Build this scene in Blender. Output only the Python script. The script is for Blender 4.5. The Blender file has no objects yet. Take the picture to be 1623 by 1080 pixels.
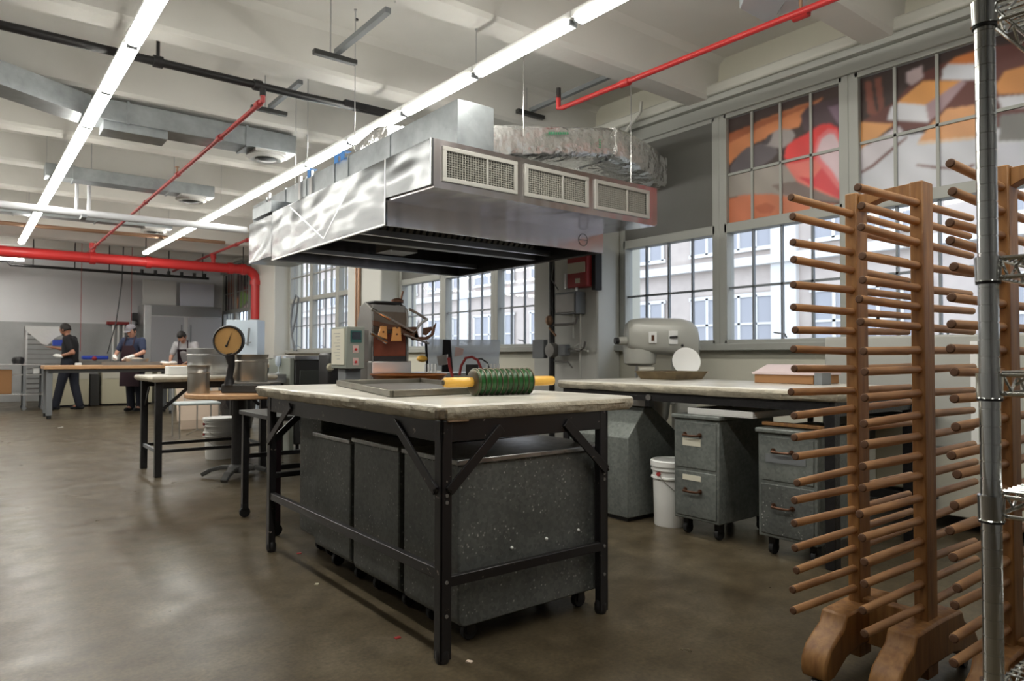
import bpy, bmesh, math, random
from mathutils import Vector, Matrix, Euler
R = math.radians
random.seed(7)
S = bpy.context.scene
COL = S.collection

# ------------------------------------------------------------ camera, sky, exposure
F, CX, CY, H = 1104.0, 811.5, 540.0, 1.10
YAW, PIT, ROL = R(37.9), R(1.32), R(0.1)
fw0 = Vector((math.sin(YAW), math.cos(YAW), 0)); rt0 = Vector((math.cos(YAW), -math.sin(YAW), 0)); up0 = Vector((0, 0, 1))
FW = fw0*math.cos(PIT) + up0*math.sin(PIT); UP = up0*math.cos(PIT) - fw0*math.sin(PIT)
RT = rt0*math.cos(ROL) + UP*math.sin(ROL); UP = UP*math.cos(ROL) - rt0*math.sin(ROL)
CP = Vector((0, 0, H))
cd = bpy.data.cameras.new('camera'); cam = bpy.data.objects.new('camera', cd); COL.objects.link(cam)
cd.sensor_width = 36; cd.lens = 36*F/1623; cd.clip_start = 0.05; cd.clip_end = 200
M3 = Matrix((RT, UP, -FW)).transposed()
cam.matrix_world = Matrix.Translation(CP) @ M3.to_4x4()
cd.dof.use_dof = True; cd.dof.focus_distance = 2.1; cd.dof.aperture_fstop = 7.0
S.camera = cam

W = bpy.data.worlds.new('sky'); S.world = W; W.use_nodes = True
bgn = W.node_tree.nodes['Background']; bgn.inputs[0].default_value = (0.80, 0.88, 1.0, 1); bgn.inputs[1].default_value = 3.4
S.view_settings.view_transform = 'Standard'; S.view_settings.look = 'None'
S.view_settings.exposure = 0.0; S.view_settings.gamma = 1; S.view_settings.use_curve_mapping = False
S.cycles.use_denoising = True
S.cycles.max_bounces = 8; S.cycles.transparent_max_bounces = 12
S.cycles.caustics_reflective = False; S.cycles.caustics_refractive = False
S.cycles.sample_clamp_indirect = 6
LIGHT_STRENGTH = 44.0


def ray(px, py): return FW + RT*((px-CX)/F) - UP*((py-CY)/F)
def onX(px, py, x): d = ray(px, py); return CP + d*(x/d.x)
def onY(px, py, y): d = ray(px, py); return CP + d*(y/d.y)
def onZ(px, py, z=0): d = ray(px, py); return CP + d*((z-H)/d.z)
def atk(px, py, k): return CP + ray(px, py)*k

# ------------------------------------------------------------ materials
MATS = {}
def mat(name, col, rough=0.5, metal=0.0, n=None, amt=0.1, bump=0.0, bscale=None, spec=0.5, emit=None, estr=0.0, aniso=(1, 1, 1), col2=None, coat=0.0, det=4, bdist=0.02, bdet=3):
    if name in MATS: return MATS[name]
    m = bpy.data.materials.new(name); m.use_nodes = True; MATS[name] = m
    nt = m.node_tree; b = nt.nodes['Principled BSDF']
    b.inputs['Base Color'].default_value = (*col, 1); b.inputs['Roughness'].default_value = rough
    b.inputs['Metallic'].default_value = metal; b.inputs['Specular IOR Level'].default_value = spec
    b.inputs['Coat Weight'].default_value = coat
    if emit: b.inputs['Emission Color'].default_value = (*emit, 1); b.inputs['Emission Strength'].default_value = estr
    tc = nt.nodes.new('ShaderNodeTexCoord'); mp = nt.nodes.new('ShaderNodeMapping'); mp.inputs['Scale'].default_value = aniso
    nt.links.new(tc.outputs['Object'], mp.inputs['Vector'])
    if n:
        nz = nt.nodes.new('ShaderNodeTexNoise'); nz.inputs['Scale'].default_value = n; nz.inputs['Detail'].default_value = det
        nt.links.new(mp.outputs['Vector'], nz.inputs['Vector'])
        rp = nt.nodes.new('ShaderNodeValToRGB'); rp.color_ramp.elements[0].position = 0.3; rp.color_ramp.elements[1].position = 0.7
        a = col2 if col2 else tuple(c*(1-amt) for c in col); c2 = col if col2 else tuple(min(1, c*(1+amt)) for c in col)
        rp.color_ramp.elements[0].color = (*a, 1); rp.color_ramp.elements[1].color = (*c2, 1)
        nt.links.new(nz.outputs['Fac'], rp.inputs['Fac']); nt.links.new(rp.outputs['Color'], b.inputs['Base Color'])
    if bump:
        n2 = nt.nodes.new('ShaderNodeTexNoise'); n2.inputs['Scale'].default_value = bscale or (n or 20); n2.inputs['Detail'].default_value = bdet
        nt.links.new(mp.outputs['Vector'], n2.inputs['Vector'])
        bp = nt.nodes.new('ShaderNodeBump'); bp.inputs['Strength'].default_value = bump; bp.inputs['Distance'].default_value = bdist
        nt.links.new(n2.outputs['Fac'], bp.inputs['Height']); nt.links.new(bp.outputs['Normal'], b.inputs['Normal'])
    return m

def nodes_of(m): return m.node_tree.nodes, m.node_tree.links, m.node_tree.nodes['Principled BSDF']

# concrete floor: brown sealed concrete, mottled
m_floor = mat('sealed_concrete', (0.11, 0.09, 0.06), 0.42, 0, None, spec=0.36)
nd, lk, pb = nodes_of(m_floor)
tc = nd.new('ShaderNodeTexCoord')
def noise(scale, det=5, rough=0.6):
    z = nd.new('ShaderNodeTexNoise'); z.inputs['Scale'].default_value = scale; z.inputs['Detail'].default_value = det; z.inputs['Roughness'].default_value = rough
    lk.new(tc.outputs['Object'], z.inputs['Vector']); return z
def ramp(src, stops):
    r = nd.new('ShaderNodeValToRGB'); el = r.color_ramp.elements
    while len(el) < len(stops): el.new(0.5)
    for e, (p, c) in zip(el, stops): e.position = p; e.color = (*c, 1)
    lk.new(src, r.inputs['Fac']); return r
def mix(mode, fac, a, b):
    x = nd.new('ShaderNodeMix'); x.data_type = 'RGBA'; x.blend_type = mode; x.inputs[0].default_value = fac
    lk.new(a, x.inputs[6]); lk.new(b, x.inputs[7]); return x
r1 = ramp(noise(1.3).outputs['Fac'], [(0.3, (0.064, 0.049, 0.028)), (0.5, (0.090, 0.072, 0.045)), (0.7, (0.125, 0.104, 0.072))])
r2 = ramp(noise(60, 6).outputs['Fac'], [(0.3, (0.62, 0.62, 0.62)), (0.7, (1.25, 1.22, 1.18))])
r3 = ramp(noise(7, 6).outputs['Fac'], [(0.35, (0.72, 0.71, 0.69)), (0.65, (1.15, 1.15, 1.15))])
x1 = mix('MULTIPLY', 1, r1.outputs['Color'], r2.outputs['Color']); x2 = mix('MULTIPLY', 1, x1.outputs[2], r3.outputs['Color'])
lk.new(x2.outputs[2], pb.inputs['Base Color'])
r4 = ramp(noise(4).outputs['Fac'], [(0.3, (0.27, 0.27, 0.27)), (0.75, (0.44, 0.44, 0.44))]); lk.new(r4.outputs['Color'], pb.inputs['Roughness'])

m_ceil = mat('painted_ceiling', (0.72, 0.705, 0.665), 0.8, n=1.2, amt=0.05, bump=0.15, bscale=9)
m_wall = mat('painted_wall', (0.60, 0.60, 0.56), 0.6, n=0.8, amt=0.04, bump=0.05, bscale=20)
m_wallfar = mat('far_wall_paint', (0.80, 0.80, 0.82), 0.6, n=1.0, amt=0.04)
m_tile = mat('far_wall_glazed_band', (0.42, 0.43, 0.43), 0.35, n=1.5, amt=0.15)
m_frame = mat('window_frame_paint', (0.37, 0.375, 0.345), 0.5, n=2, amt=0.05)
m_munt = mat('muntin_steel_paint', (0.22, 0.24, 0.26), 0.5)
m_trim = mat('ledge_paint', (0.55, 0.545, 0.49), 0.5)
m_dark = mat('dark_gray_board', (0.105, 0.103, 0.092), 0.5, n=2, amt=0.08)
m_black = mat('black_painted_steel', (0.012, 0.011, 0.012), 0.38, n=40, amt=0.3, bump=0.1, bscale=60)
# chipped black paint on the marble table frame
m_chip = mat('chipped_black_paint', (0.014, 0.012, 0.012), 0.35)
nd, lk, pb = nodes_of(m_chip); tc = nd.new('ShaderNodeTexCoord')
rc = ramp(noise(38, 3).outputs['Fac'], [(0.68, (0.012, 0.011, 0.012)), (0.73, (0.35, 0.30, 0.26))]); lk.new(rc.outputs['Color'], pb.inputs['Base Color'])
m_rubber = mat('black_rubber', (0.012, 0.012, 0.013), 0.7)
m_marble = mat('worn_marble', (0.60, 0.575, 0.51), 0.28, n=5, amt=0.14, bump=0.08, bscale=35)
m_medge = mat('rough_marble_edge', (0.46, 0.42, 0.33), 0.75, n=9, amt=0.2, bump=0.45, bscale=30)
m_rust = mat('stained_corner', (0.10, 0.075, 0.045), 0.8, n=60, amt=0.6)
# galvanised steel with spangle and white specks
def galv(name, c1, c2, rough=0.45, speck=0.0, metal=0.55, vs=28):
    global nd, lk, tc
    m = mat(name, c1, rough, metal)
    nd, lk, pb = nodes_of(m); tc = nd.new('ShaderNodeTexCoord')
    v = nd.new('ShaderNodeTexVoronoi'); v.inputs['Scale'].default_value = vs; lk.new(tc.outputs['Object'], v.inputs['Vector'])
    rv = ramp(v.outputs['Color'], [(0.2, c1), (0.8, c2)]); rn = ramp(noise(3).outputs['Fac'], [(0.3, (0.72, 0.72, 0.72)), (0.7, (1.2, 1.2, 1.2))])
    x = mix('MULTIPLY', 1, rv.outputs['Color'], rn.outputs['Color']); out = x.outputs[2]
    if speck:
        sp = nd.new('ShaderNodeTexVoronoi'); sp.inputs['Scale'].default_value = 48; lk.new(tc.outputs['Object'], sp.inputs['Vector'])
        rs = ramp(sp.outputs['Distance'], [(0.10, (1, 1, 1)), (0.24, (0, 0, 0))])
        gate = ramp(noise(9, 2).outputs['Fac'], [(0.42, (0, 0, 0)), (0.60, (1, 1, 1))])
        g2 = mix('MULTIPLY', 1, rs.outputs['Color'], gate.outputs['Color'])
        y = nd.new('ShaderNodeMix'); y.data_type = 'RGBA'; lk.new(g2.outputs[2], y.inputs[0]); lk.new(out, y.inputs[6]); y.inputs[7].default_value = (speck, speck, speck*0.95, 1)
        out = y.outputs[2]
    lk.new(out, pb.inputs['Base Color']); return m
m_bin = galv('galvanised_bin', (0.10, 0.108, 0.103), (0.14, 0.148, 0.14), 0.5, 0.45, 0.25, 70)
m_bin2 = galv('galvanised_sheet_light', (0.15, 0.165, 0.155), (0.20, 0.215, 0.20), 0.5, 0.0, 0.3, 60)
m_lid = galv('galvanised_lid', (0.30, 0.31, 0.31), (0.42, 0.43, 0.43), 0.32, 0.0, 0.85)
m_duct = galv('galvanised_duct', (0.36, 0.39, 0.405), (0.39, 0.42, 0.435), 0.38, 0.0, 0.7, 12)
# stainless
def stainless(name, col, rough, bstr=0.0, bs=2.0, an=(1, 1, 1), metal=1.0):
    return mat(name, col, rough, metal, n=3, amt=0.05, bump=bstr, bscale=bs, aniso=an)
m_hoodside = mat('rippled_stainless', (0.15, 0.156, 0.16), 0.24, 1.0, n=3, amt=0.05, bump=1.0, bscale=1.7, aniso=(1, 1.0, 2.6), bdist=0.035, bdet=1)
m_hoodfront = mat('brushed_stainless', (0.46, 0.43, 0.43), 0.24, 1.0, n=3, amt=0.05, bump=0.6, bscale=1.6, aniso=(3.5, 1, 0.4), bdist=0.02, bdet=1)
m_grille = mat('pale_grille_frame', (0.50, 0.49, 0.45), 0.4, 0.3)
m_blade = mat('pale_grille_blade', (0.34, 0.33, 0.29), 0.5)
m_steel = stainless('stainless', (0.55, 0.55, 0.55), 0.3, 0.05, 8)
m_chrome = mat('chrome', (0.66, 0.67, 0.66), 0.07, 1.0)
m_filter = mat('dark_baffle_steel', (0.17, 0.16, 0.15), 0.4, 0.8)
m_foil = mat('crinkled_foil', (0.90, 0.90, 0.88), 0.2, 0.72, n=6, amt=0.06, bump=1.0, bscale=8, bdist=0.045, bdet=3)
m_red = mat('red_pipe_paint', (0.50, 0.028, 0.028), 0.4)
m_redd = mat('dull_red_paint', (0.33, 0.03, 0.03), 0.5)
m_pipew = mat('white_pipe_paint', (0.62, 0.63, 0.66), 0.4)
m_brass = mat('brown_copper_pipe', (0.32, 0.19, 0.12), 0.4, 0.5)
m_lightbody = mat('fixture_white', (0.7, 0.7, 0.68), 0.4)
m_tube = mat('lit_diffuser', (0.9, 0.9, 0.85), 0.4, emit=(1.0, 0.975, 0.90), estr=LIGHT_STRENGTH)
m_wood = mat('oiled_wood', (0.37, 0.185, 0.060), 0.5, n=7, aniso=(6, 6, 0.7), col2=(0.20, 0.09, 0.030), bump=0.08, bscale=14)
m_peg = mat('worn_dowel_wood', (0.50, 0.27, 0.115), 0.5, n=5, aniso=(1, 5, 5), col2=(0.27, 0.13, 0.05))
m_pegend = mat('dark_dowel_end', (0.10, 0.045, 0.02), 0.7)
m_butcher = mat('butcher_block', (0.55, 0.33, 0.17), 0.45, n=5, aniso=(1, 9, 9), col2=(0.42, 0.23, 0.11))
m_copper = mat('copper', (0.90, 0.34, 0.13), 0.28, 0.9, n=8, amt=0.2)
m_copperd = mat('tarnished_copper', (0.17, 0.05, 0.028), 0.42, 0.6, n=5, amt=0.3)
m_bronze = mat('bronze_arm', (0.11, 0.052, 0.03), 0.4, 0.7)
m_mgray = mat('machine_gray', (0.20, 0.19, 0.178), 0.4, 0.3, n=4, amt=0.1)
m_mgreen = mat('control_box_gray_green', (0.25, 0.27, 0.235), 0.45)
m_screen = mat('dark_screen', (0.008, 0.01, 0.012), 0.15)
m_paper = mat('paper', (0.66, 0.63, 0.52), 0.7)
m_white = mat('white_plastic', (0.82, 0.82, 0.80), 0.4)
m_whiteb = mat('bluish_white_plastic', (0.74, 0.76, 0.86), 0.4)
m_cream = mat('cream_enamel', (0.52, 0.49, 0.36), 0.45)
m_cream2 = mat('pale_cream_enamel', (0.56, 0.54, 0.46), 0.4)
m_green = mat('green_roller_enamel', (0.018, 0.085, 0.02), 0.25, n=12, amt=0.4)
m_rim = mat('dark_bronze_rim', (0.10, 0.085, 0.055), 0.35, 0.7)
m_yellow = mat('yellow_handle', (0.80, 0.45, 0.07), 0.35, n=10, amt=0.1)
m_navy = mat('navy_cloth', (0.025, 0.035, 0.075), 0.9)
m_denim = mat('dark_denim', (0.009, 0.011, 0.020), 0.9)
m_blackc = mat('black_cloth', (0.008, 0.008, 0.010), 0.9)
m_tee = mat('light_gray_cloth', (0.36, 0.355, 0.37), 0.9)
m_apron = mat('dark_maroon_apron', (0.03, 0.012, 0.02), 0.85)
m_skin = mat('skin', (0.45, 0.24, 0.17), 0.55)
m_skin2 = mat('tan_skin', (0.33, 0.15, 0.09), 0.55)
m_hair = mat('dark_hair', (0.012, 0.010, 0.009), 0.7)
m_capg = mat('gray_cap', (0.17, 0.16, 0.18), 0.8)
m_blue = mat('blue_plastic', (0.02, 0.06, 0.45), 0.4)
m_tape = mat('blue_tape', (0.03, 0.22, 0.62), 0.5)
m_card = mat('brown_card', (0.30, 0.15, 0.06), 0.8)
m_pink = mat('pinkish_card', (0.62, 0.45, 0.42), 0.7)
m_bag = mat('black_plastic_bag', (0.015, 0.015, 0.018), 0.3, bump=0.8, bscale=14)
m_darkm = mat('dark_equipment', (0.035, 0.035, 0.034), 0.45)
m_gbox = mat('gray_box_paint', (0.17, 0.18, 0.19), 0.5)
m_orange = mat('pale_board', (0.62, 0.50, 0.40), 0.6)
m_film = mat('clear_wrap', (0.80, 0.81, 0.80), 0.4, bump=0.4, bscale=8)
m_dial = mat('amber_dial_face', (0.42, 0.24, 0.085), 0.4, n=6, amt=0.12)
m_brick = mat('pale_brick', (0.50, 0.43, 0.38), 0.8, n=3, amt=0.06)
m_stone = mat('pale_stone', (0.66, 0.645, 0.62), 0.7)
m_owin = mat('far_window_glass', (0.36, 0.36, 0.38), 0.6, spec=.2)
m_ground = mat('street_asphalt', (0.2, 0.2, 0.2), 0.9)
# thin clear glass
m_glass = bpy.data.materials.new('window_glass'); m_glass.use_nodes = True
gn = m_glass.node_tree.nodes; gl = m_glass.node_tree.links; gn.remove(gn['Principled BSDF'])
ga = gn.new('ShaderNodeBsdfTransparent'); ga.inputs[0].default_value = (0.93, 0.95, 0.97, 1); gb = gn.new('ShaderNodeBsdfGlossy'); gb.inputs['Roughness'].default_value = 0.03
gm = gn.new('ShaderNodeMixShader'); gf = gn.new('ShaderNodeMath'); gf.operation = 'MULTIPLY_ADD'; gf.inputs[1].default_value = .35; gf.inputs[2].default_value = .03
lw = gn.new('ShaderNodeLayerWeight'); lp = gn.new('ShaderNodeMath'); lp.operation = 'POWER'; lp.inputs[1].default_value = 4; gl.new(lw.outputs['Facing'], lp.inputs[0]); gl.new(lp.outputs[0], gf.inputs[0])
gl.new(gf.outputs[0], gm.inputs[0]); gl.new(ga.outputs[0], gm.inputs[1]); gl.new(gb.outputs[0], gm.inputs[2]); gl.new(gm.outputs[0], gn['Material Output'].inputs[0])
m_haze = bpy.data.materials.new('translucent_plastic'); m_haze.use_nodes = True
hb = m_haze.node_tree.nodes['Principled BSDF']; hb.inputs['Base Color'].default_value = (0.80, 0.88, 0.98, 1); hb.inputs['Roughness'].default_value = 0.3
hb.inputs['Alpha'].default_value = 0.62

# ------------------------------------------------------------ mesh helpers
class MB:
    """collects shapes in world (or local) coordinates; build() links ONE mesh object"""
    def __init__(s): s.bm = bmesh.new(); s.mi = 0
    def _fin(s, faces):
        for f in faces: f.material_index = s.mi
    def use(s, i): s.mi = i; return s
    def box(s, x0, x1, y0, y1, z0, z1, rot=0, tilt=None):
        c = Vector(((x0+x1)/2, (y0+y1)/2, (z0+z1)/2)); h = Vector((abs(x1-x0)/2, abs(y1-y0)/2, abs(z1-z0)/2))
        return s.obox(c, h, rot, tilt)
    def obox(s, c, h, rot=0, tilt=None):
        m = Euler((tilt or (0, 0, 0))[:]).to_matrix() if tilt else Matrix.Identity(3)
        if rot: m = Matrix.Rotation(rot, 3, 'Z') @ m
        vs = [s.bm.verts.new(Vector(c) + m @ Vector((a*h[0], b*h[1], d*h[2]))) for a in (-1, 1) for b in (-1, 1) for d in (-1, 1)]
        fs = [s.bm.faces.new([vs[i] for i in q]) for q in ((0, 1, 3, 2), (4, 6, 7, 5), (0, 4, 5, 1), (2, 3, 7, 6), (0, 2, 6, 4), (1, 5, 7, 3))]
        s._fin(fs); return s
    def bar(s, p0, p1, w, t, upv=(0, 0, 1)):
        """rectangular bar from p0 to p1: w across, t along upv-ish"""
        p0, p1 = Vector(p0), Vector(p1); d = (p1-p0).normalized(); u = Vector(upv)
        a = d.cross(u)
        if a.length < 1e-4: a = d.cross(Vector((1, 0, 0)))
        a.normalize(); b = a.cross(d).normalized()
        vs = [s.bm.verts.new(p + a*(i*w/2) + b*(j*t/2)) for p in (p0, p1) for i, j in ((-1, -1), (1, -1), (1, 1), (-1, 1))]
        fs = [s.bm.faces.new([vs[i] for i in q]) for q in ((3, 2, 1, 0), (4, 5, 6, 7), (0, 1, 5, 4), (1, 2, 6, 5), (2, 3, 7, 6), (3, 0, 4, 7))]
        s._fin(fs); return s
    def cyl(s, p0, p1, r, r2=None, seg=16, cap=True):
        p0, p1 = Vector(p0), Vector(p1); r2 = r if r2 is None else r2
        d = (p1-p0).normalized(); a = d.orthogonal().normalized(); b = d.cross(a)
        A = []; B = []
        for i in range(seg):
            t = 2*math.pi*i/seg; o = a*math.cos(t) + b*math.sin(t)
            A.append(s.bm.verts.new(p0+o*r)); B.append(s.bm.verts.new(p1+o*r2))
        fs = [s.bm.faces.new((A[i], A[(i+1) % seg], B[(i+1) % seg], B[i])) for i in range(seg)]
        if cap: fs += [s.bm.faces.new(A[::-1]), s.bm.faces.new(B)]
        s._fin(fs); return s
    def tube(s, pts, r, seg=10, cap=True):
        pts = [Vector(p) for p in pts]; n = len(pts); rings = []
        prev = None
        for i, p in enumerate(pts):
            d = (pts[min(i+1, n-1)] - pts[max(i-1, 0)]).normalized()
            if prev is None: a = d.orthogonal().normalized()
            else:
                a = prev - d*prev.dot(d)
                a = a.normalized() if a.length > 1e-5 else d.orthogonal().normalized()
            prev = a; b = d.cross(a); rr = r[i] if isinstance(r, (list, tuple)) else r
            rings.append([s.bm.verts.new(p + (a*math.cos(2*math.pi*k/seg) + b*math.sin(2*math.pi*k/seg))*rr) for k in range(seg)])
        fs = []
        for i in range(n-1):
            for k in range(seg):
                fs.append(s.bm.faces.new((rings[i][k], rings[i][(k+1) % seg], rings[i+1][(k+1) % seg], rings[i+1][k])))
        if cap: fs += [s.bm.faces.new(rings[0][::-1]), s.bm.faces.new(rings[-1])]
        s._fin(fs); return s
    def lathe(s, prof, c, axis='Z', seg=28, frame=None):
        """prof: (radius, height) list; c centre"""
        c = Vector(c)
        ax = {'Z': Matrix.Identity(3), 'X': Matrix(((0, 0, 1), (0, 1, 0), (-1, 0, 0))), 'Y': Matrix(((1, 0, 0), (0, 0, 1), (0, -1, 0)))}[axis] if frame is None else frame
        rings = []
        for r_, h_ in prof:
            if r_ < 1e-5: rings.append([s.bm.verts.new(c + ax @ Vector((0, 0, h_)))])
            else: rings.append([s.bm.verts.new(c + ax @ Vector((r_*math.cos(2*math.pi*k/seg), r_*math.sin(2*math.pi*k/seg), h_))) for k in range(seg)])
        fs = []
        for i in range(len(rings)-1):
            A, B = rings[i], rings[i+1]
            for k in range(seg):
                q = []
                for v in ((A[k % len(A)], A[(k+1) % len(A)], B[(k+1) % len(B)], B[k % len(B)])):
                    if v not in q: q.append(v)
                if len(q) > 2:
                    try: fs.append(s.bm.faces.new(q))
                    except ValueError: pass
        s._fin(fs); return s
    def ball(s, c, r, sc=(1, 1, 1), seg=14, rot=None):
        m = (rot.to_4x4() if rot else Matrix.Identity(4))
        T = Matrix.Translation(Vector(c)) @ m @ Matrix.Diagonal((r*sc[0], r*sc[1], r*sc[2], 1))
        g = bmesh.ops.create_uvsphere(s.bm, u_segments=seg, v_segments=max(6, seg*2//3), radius=1, matrix=T)
        s._fin({f for v in g['verts'] for f in v.link_faces}); return s
    def prism(s, pts, off):
        """closed polygon of 3D points extruded by vector off"""
        pts = [Vector(p) for p in pts]; off = Vector(off)
        A = [s.bm.verts.new(p) for p in pts]; B = [s.bm.verts.new(p+off) for p in pts]; n = len(A)
        fs = [s.bm.faces.new(A), s.bm.faces.new(B[::-1])]
        fs += [s.bm.faces.new((A[i], B[i], B[(i+1) % n], A[(i+1) % n])) for i in range(n)]
        s._fin(fs); return s
    def poly(s, pts):
        s._fin([s.bm.faces.new([s.bm.verts.new(Vector(p)) for p in pts])]); return s
    def build(s, name, m, parent=None, org=None, bevel=0, smooth=True, seg=2):
        if org is None: org = rootloc(parent) if parent else Vector((0, 0, 0))
        org = Vector(org)
        bmesh.ops.recalc_face_normals(s.bm, faces=s.bm.faces)
        bmesh.ops.translate(s.bm, vec=-org, verts=s.bm.verts)
        me = bpy.data.meshes.new(name); s.bm.to_mesh(me); s.bm.free()
        for x in (m if isinstance(m, (list, tuple)) else [m]): me.materials.append(x)
        if smooth: me.shade_smooth(); me.set_sharp_from_angle(angle=R(38))
        o = bpy.data.objects.new(name, me); COL.objects.link(o)
        if parent: o.parent = parent
        else: o.location = org
        if bevel:
            b = o.modifiers.new('bevel', 'BEVEL'); b.width = bevel; b.segments = seg; b.limit_method = 'ANGLE'; b.angle_limit = R(40)
        return o
def rootloc(o):
    if o.get('_local'): return Vector((0, 0, 0))
    while o.parent: o = o.parent
    if o.get('_local'): return Vector((0, 0, 0))
    return Vector(o.location)
def tag(o, label, cat, group=None):
    o['label'] = label; o['category'] = cat
    if group: o['group'] = group
    return o
def thing(name, label, cat, loc=(0, 0, 0), group=None, rz=0, local=False):
    o = bpy.data.objects.new(name, None); COL.objects.link(o); o.location = loc; o.empty_display_size = 0.1
    o.rotation_euler.z = rz
    if local: o['_local'] = 1
    return tag(o, label, cat, group)
def struct(o): o['kind'] = 'structure'; return o
def copy_tree(o, parent=None):
    c = o.copy(); COL.objects.link(c)
    if parent: c.parent = parent
    for ch in list(o.children): copy_tree(ch, c)
    return c
def arc(c, r, a0, a1, n, u, v):
    c, u, v = Vector(c), Vector(u), Vector(v)
    return [c + u*(r*math.cos(a0+(a1-a0)*i/n)) + v*(r*math.sin(a0+(a1-a0)*i/n)) for i in range(n+1)]

# ------------------------------------------------------------ room shell
WX = 5.6; FY = 20.5; LX = -4.6; BY = -3.2; SOF = 3.54; SLAB = 3.93
struct(MB().box(LX-.2, WX+.3, BY-.2, FY+.2, -0.12, 0).build('floor', m_floor, smooth=False))
b = MB().box(LX-.2, WX+.3, BY-.2, FY+.2, SLAB, SLAB+.2).use(1)
for q in ((302, 6), (322, 68), (385, 84), (235, 114), (30, 217), (149, 237), (462, 53), (595, 89), (485, 171), (587, 193), (708, 122), (253, 253), (345, 267), (888, 24), (1208, 150), (565, 30), (1000, 60)):
    p = onZ(*q, SLAB); b.cyl((p.x, p.y, SLAB-.012), (p.x, p.y, SLAB+.01), .016, seg=8)
for q in ((150, 75), (605, 140), (1000, 64), (755, 25)):
    p = onZ(*q, SLAB); b.use(0).cyl((p.x, p.y, SLAB-.02), (p.x, p.y, SLAB+.01), .05, seg=12)
struct(b.build('ceiling', [m_ceil, m_darkm], smooth=False))
struct(MB().box(LX-.2, LX, BY-.2, FY+.2, 0, SLAB).build('wall_left', mat('gray_wall_paint', (.34, .34, .34), .6, n=1, amt=.05), smooth=False))
struct(MB().box(LX, WX+.3, BY-.2, BY, 0, SLAB).build('wall_near', mat('dim_wall_paint', (.20, .20, .20), .6, n=1, amt=.05), smooth=False))
o = MB().box(LX, WX+.3, FY, FY+.2, 1.92, SLAB).use(1).box(LX, WX+.3, FY-.02, FY+.2, 0, 1.92).build('wall_far', [m_wallfar, m_tile], smooth=False); struct(o)
# beams (soffit 3.54), with a small cove where they meet the slab
k = 0
beams = [-2.42, -0.75, 0.92, 2.60, 4.28, 5.93, 7.60, 9.26, 10.93, 12.6, 14.27, 15.94, 17.61, 19.28]
for y in beams:
    k += 1
    b = MB(); pts = [(LX, y-.27, SOF+.03), (LX, y-.24, SOF), (LX, y-.03, SOF), (LX, y, SOF+.03), (LX, y+.03, SLAB-.05), (LX, y+.09, SLAB), (LX, y-.36, SLAB), (LX, y-.30, SLAB-.05)]
    b.prism(pts, (WX-LX, 0, 0)); struct(b.build('trim_%d' % k, m_ceil))
# window wall: parapet, lintel, columns
cols = [(-4.9, -3.75), (0.2, 1.46), (5.25, 6.35), (10.2, 11.5), (15.22, 16.85)]
b = MB().box(WX, WX+.3, BY, FY, 0, 1.20).box(WX, WX+.3, BY, FY, 3.40, SLAB)
for a, c in cols[1:]: b.box(WX, WX+.3, a, c, 1.2, 3.4)
b.box(WX, WX+.3, BY, -3.1, 1.2, 3.4).box(WX, WX+.3, 20.3, FY, 1.2, 3.4)
struct(b.build('wall_right', mat('cream_wall_paint', (.64, .62, .52), .6, n=.8, amt=.04), smooth=False))
for a, c in cols[1:]:
    k += 1; struct(MB().box(5.25, WX, a+.02, c-.02, 0, SOF+.01).build('trim_%d' % k, m_wall, bevel=.02))
k += 1; struct(MB().box(WX-.10, WX, BY, FY, 1.16, 1.225).build('trim_%d' % k, m_frame, bevel=.006))            # sill
k += 1; struct(MB().box(WX-.12, WX, BY, FY, 3.50, 3.56).box(WX-.06, WX, BY, FY, 3.38, 3.50).build('trim_%d' % k, m_frame, bevel=.008))  # head
k += 1; struct(MB().box(WX-.16, WX, BY, FY, 3.56, 3.66).build('trim_%d' % k, m_trim, bevel=.02))
struct(MB().box(WX-.02, WX, BY, FY, 0.0, 0.12).build('baseboard_right', m_gbox, bevel=.004))

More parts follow.
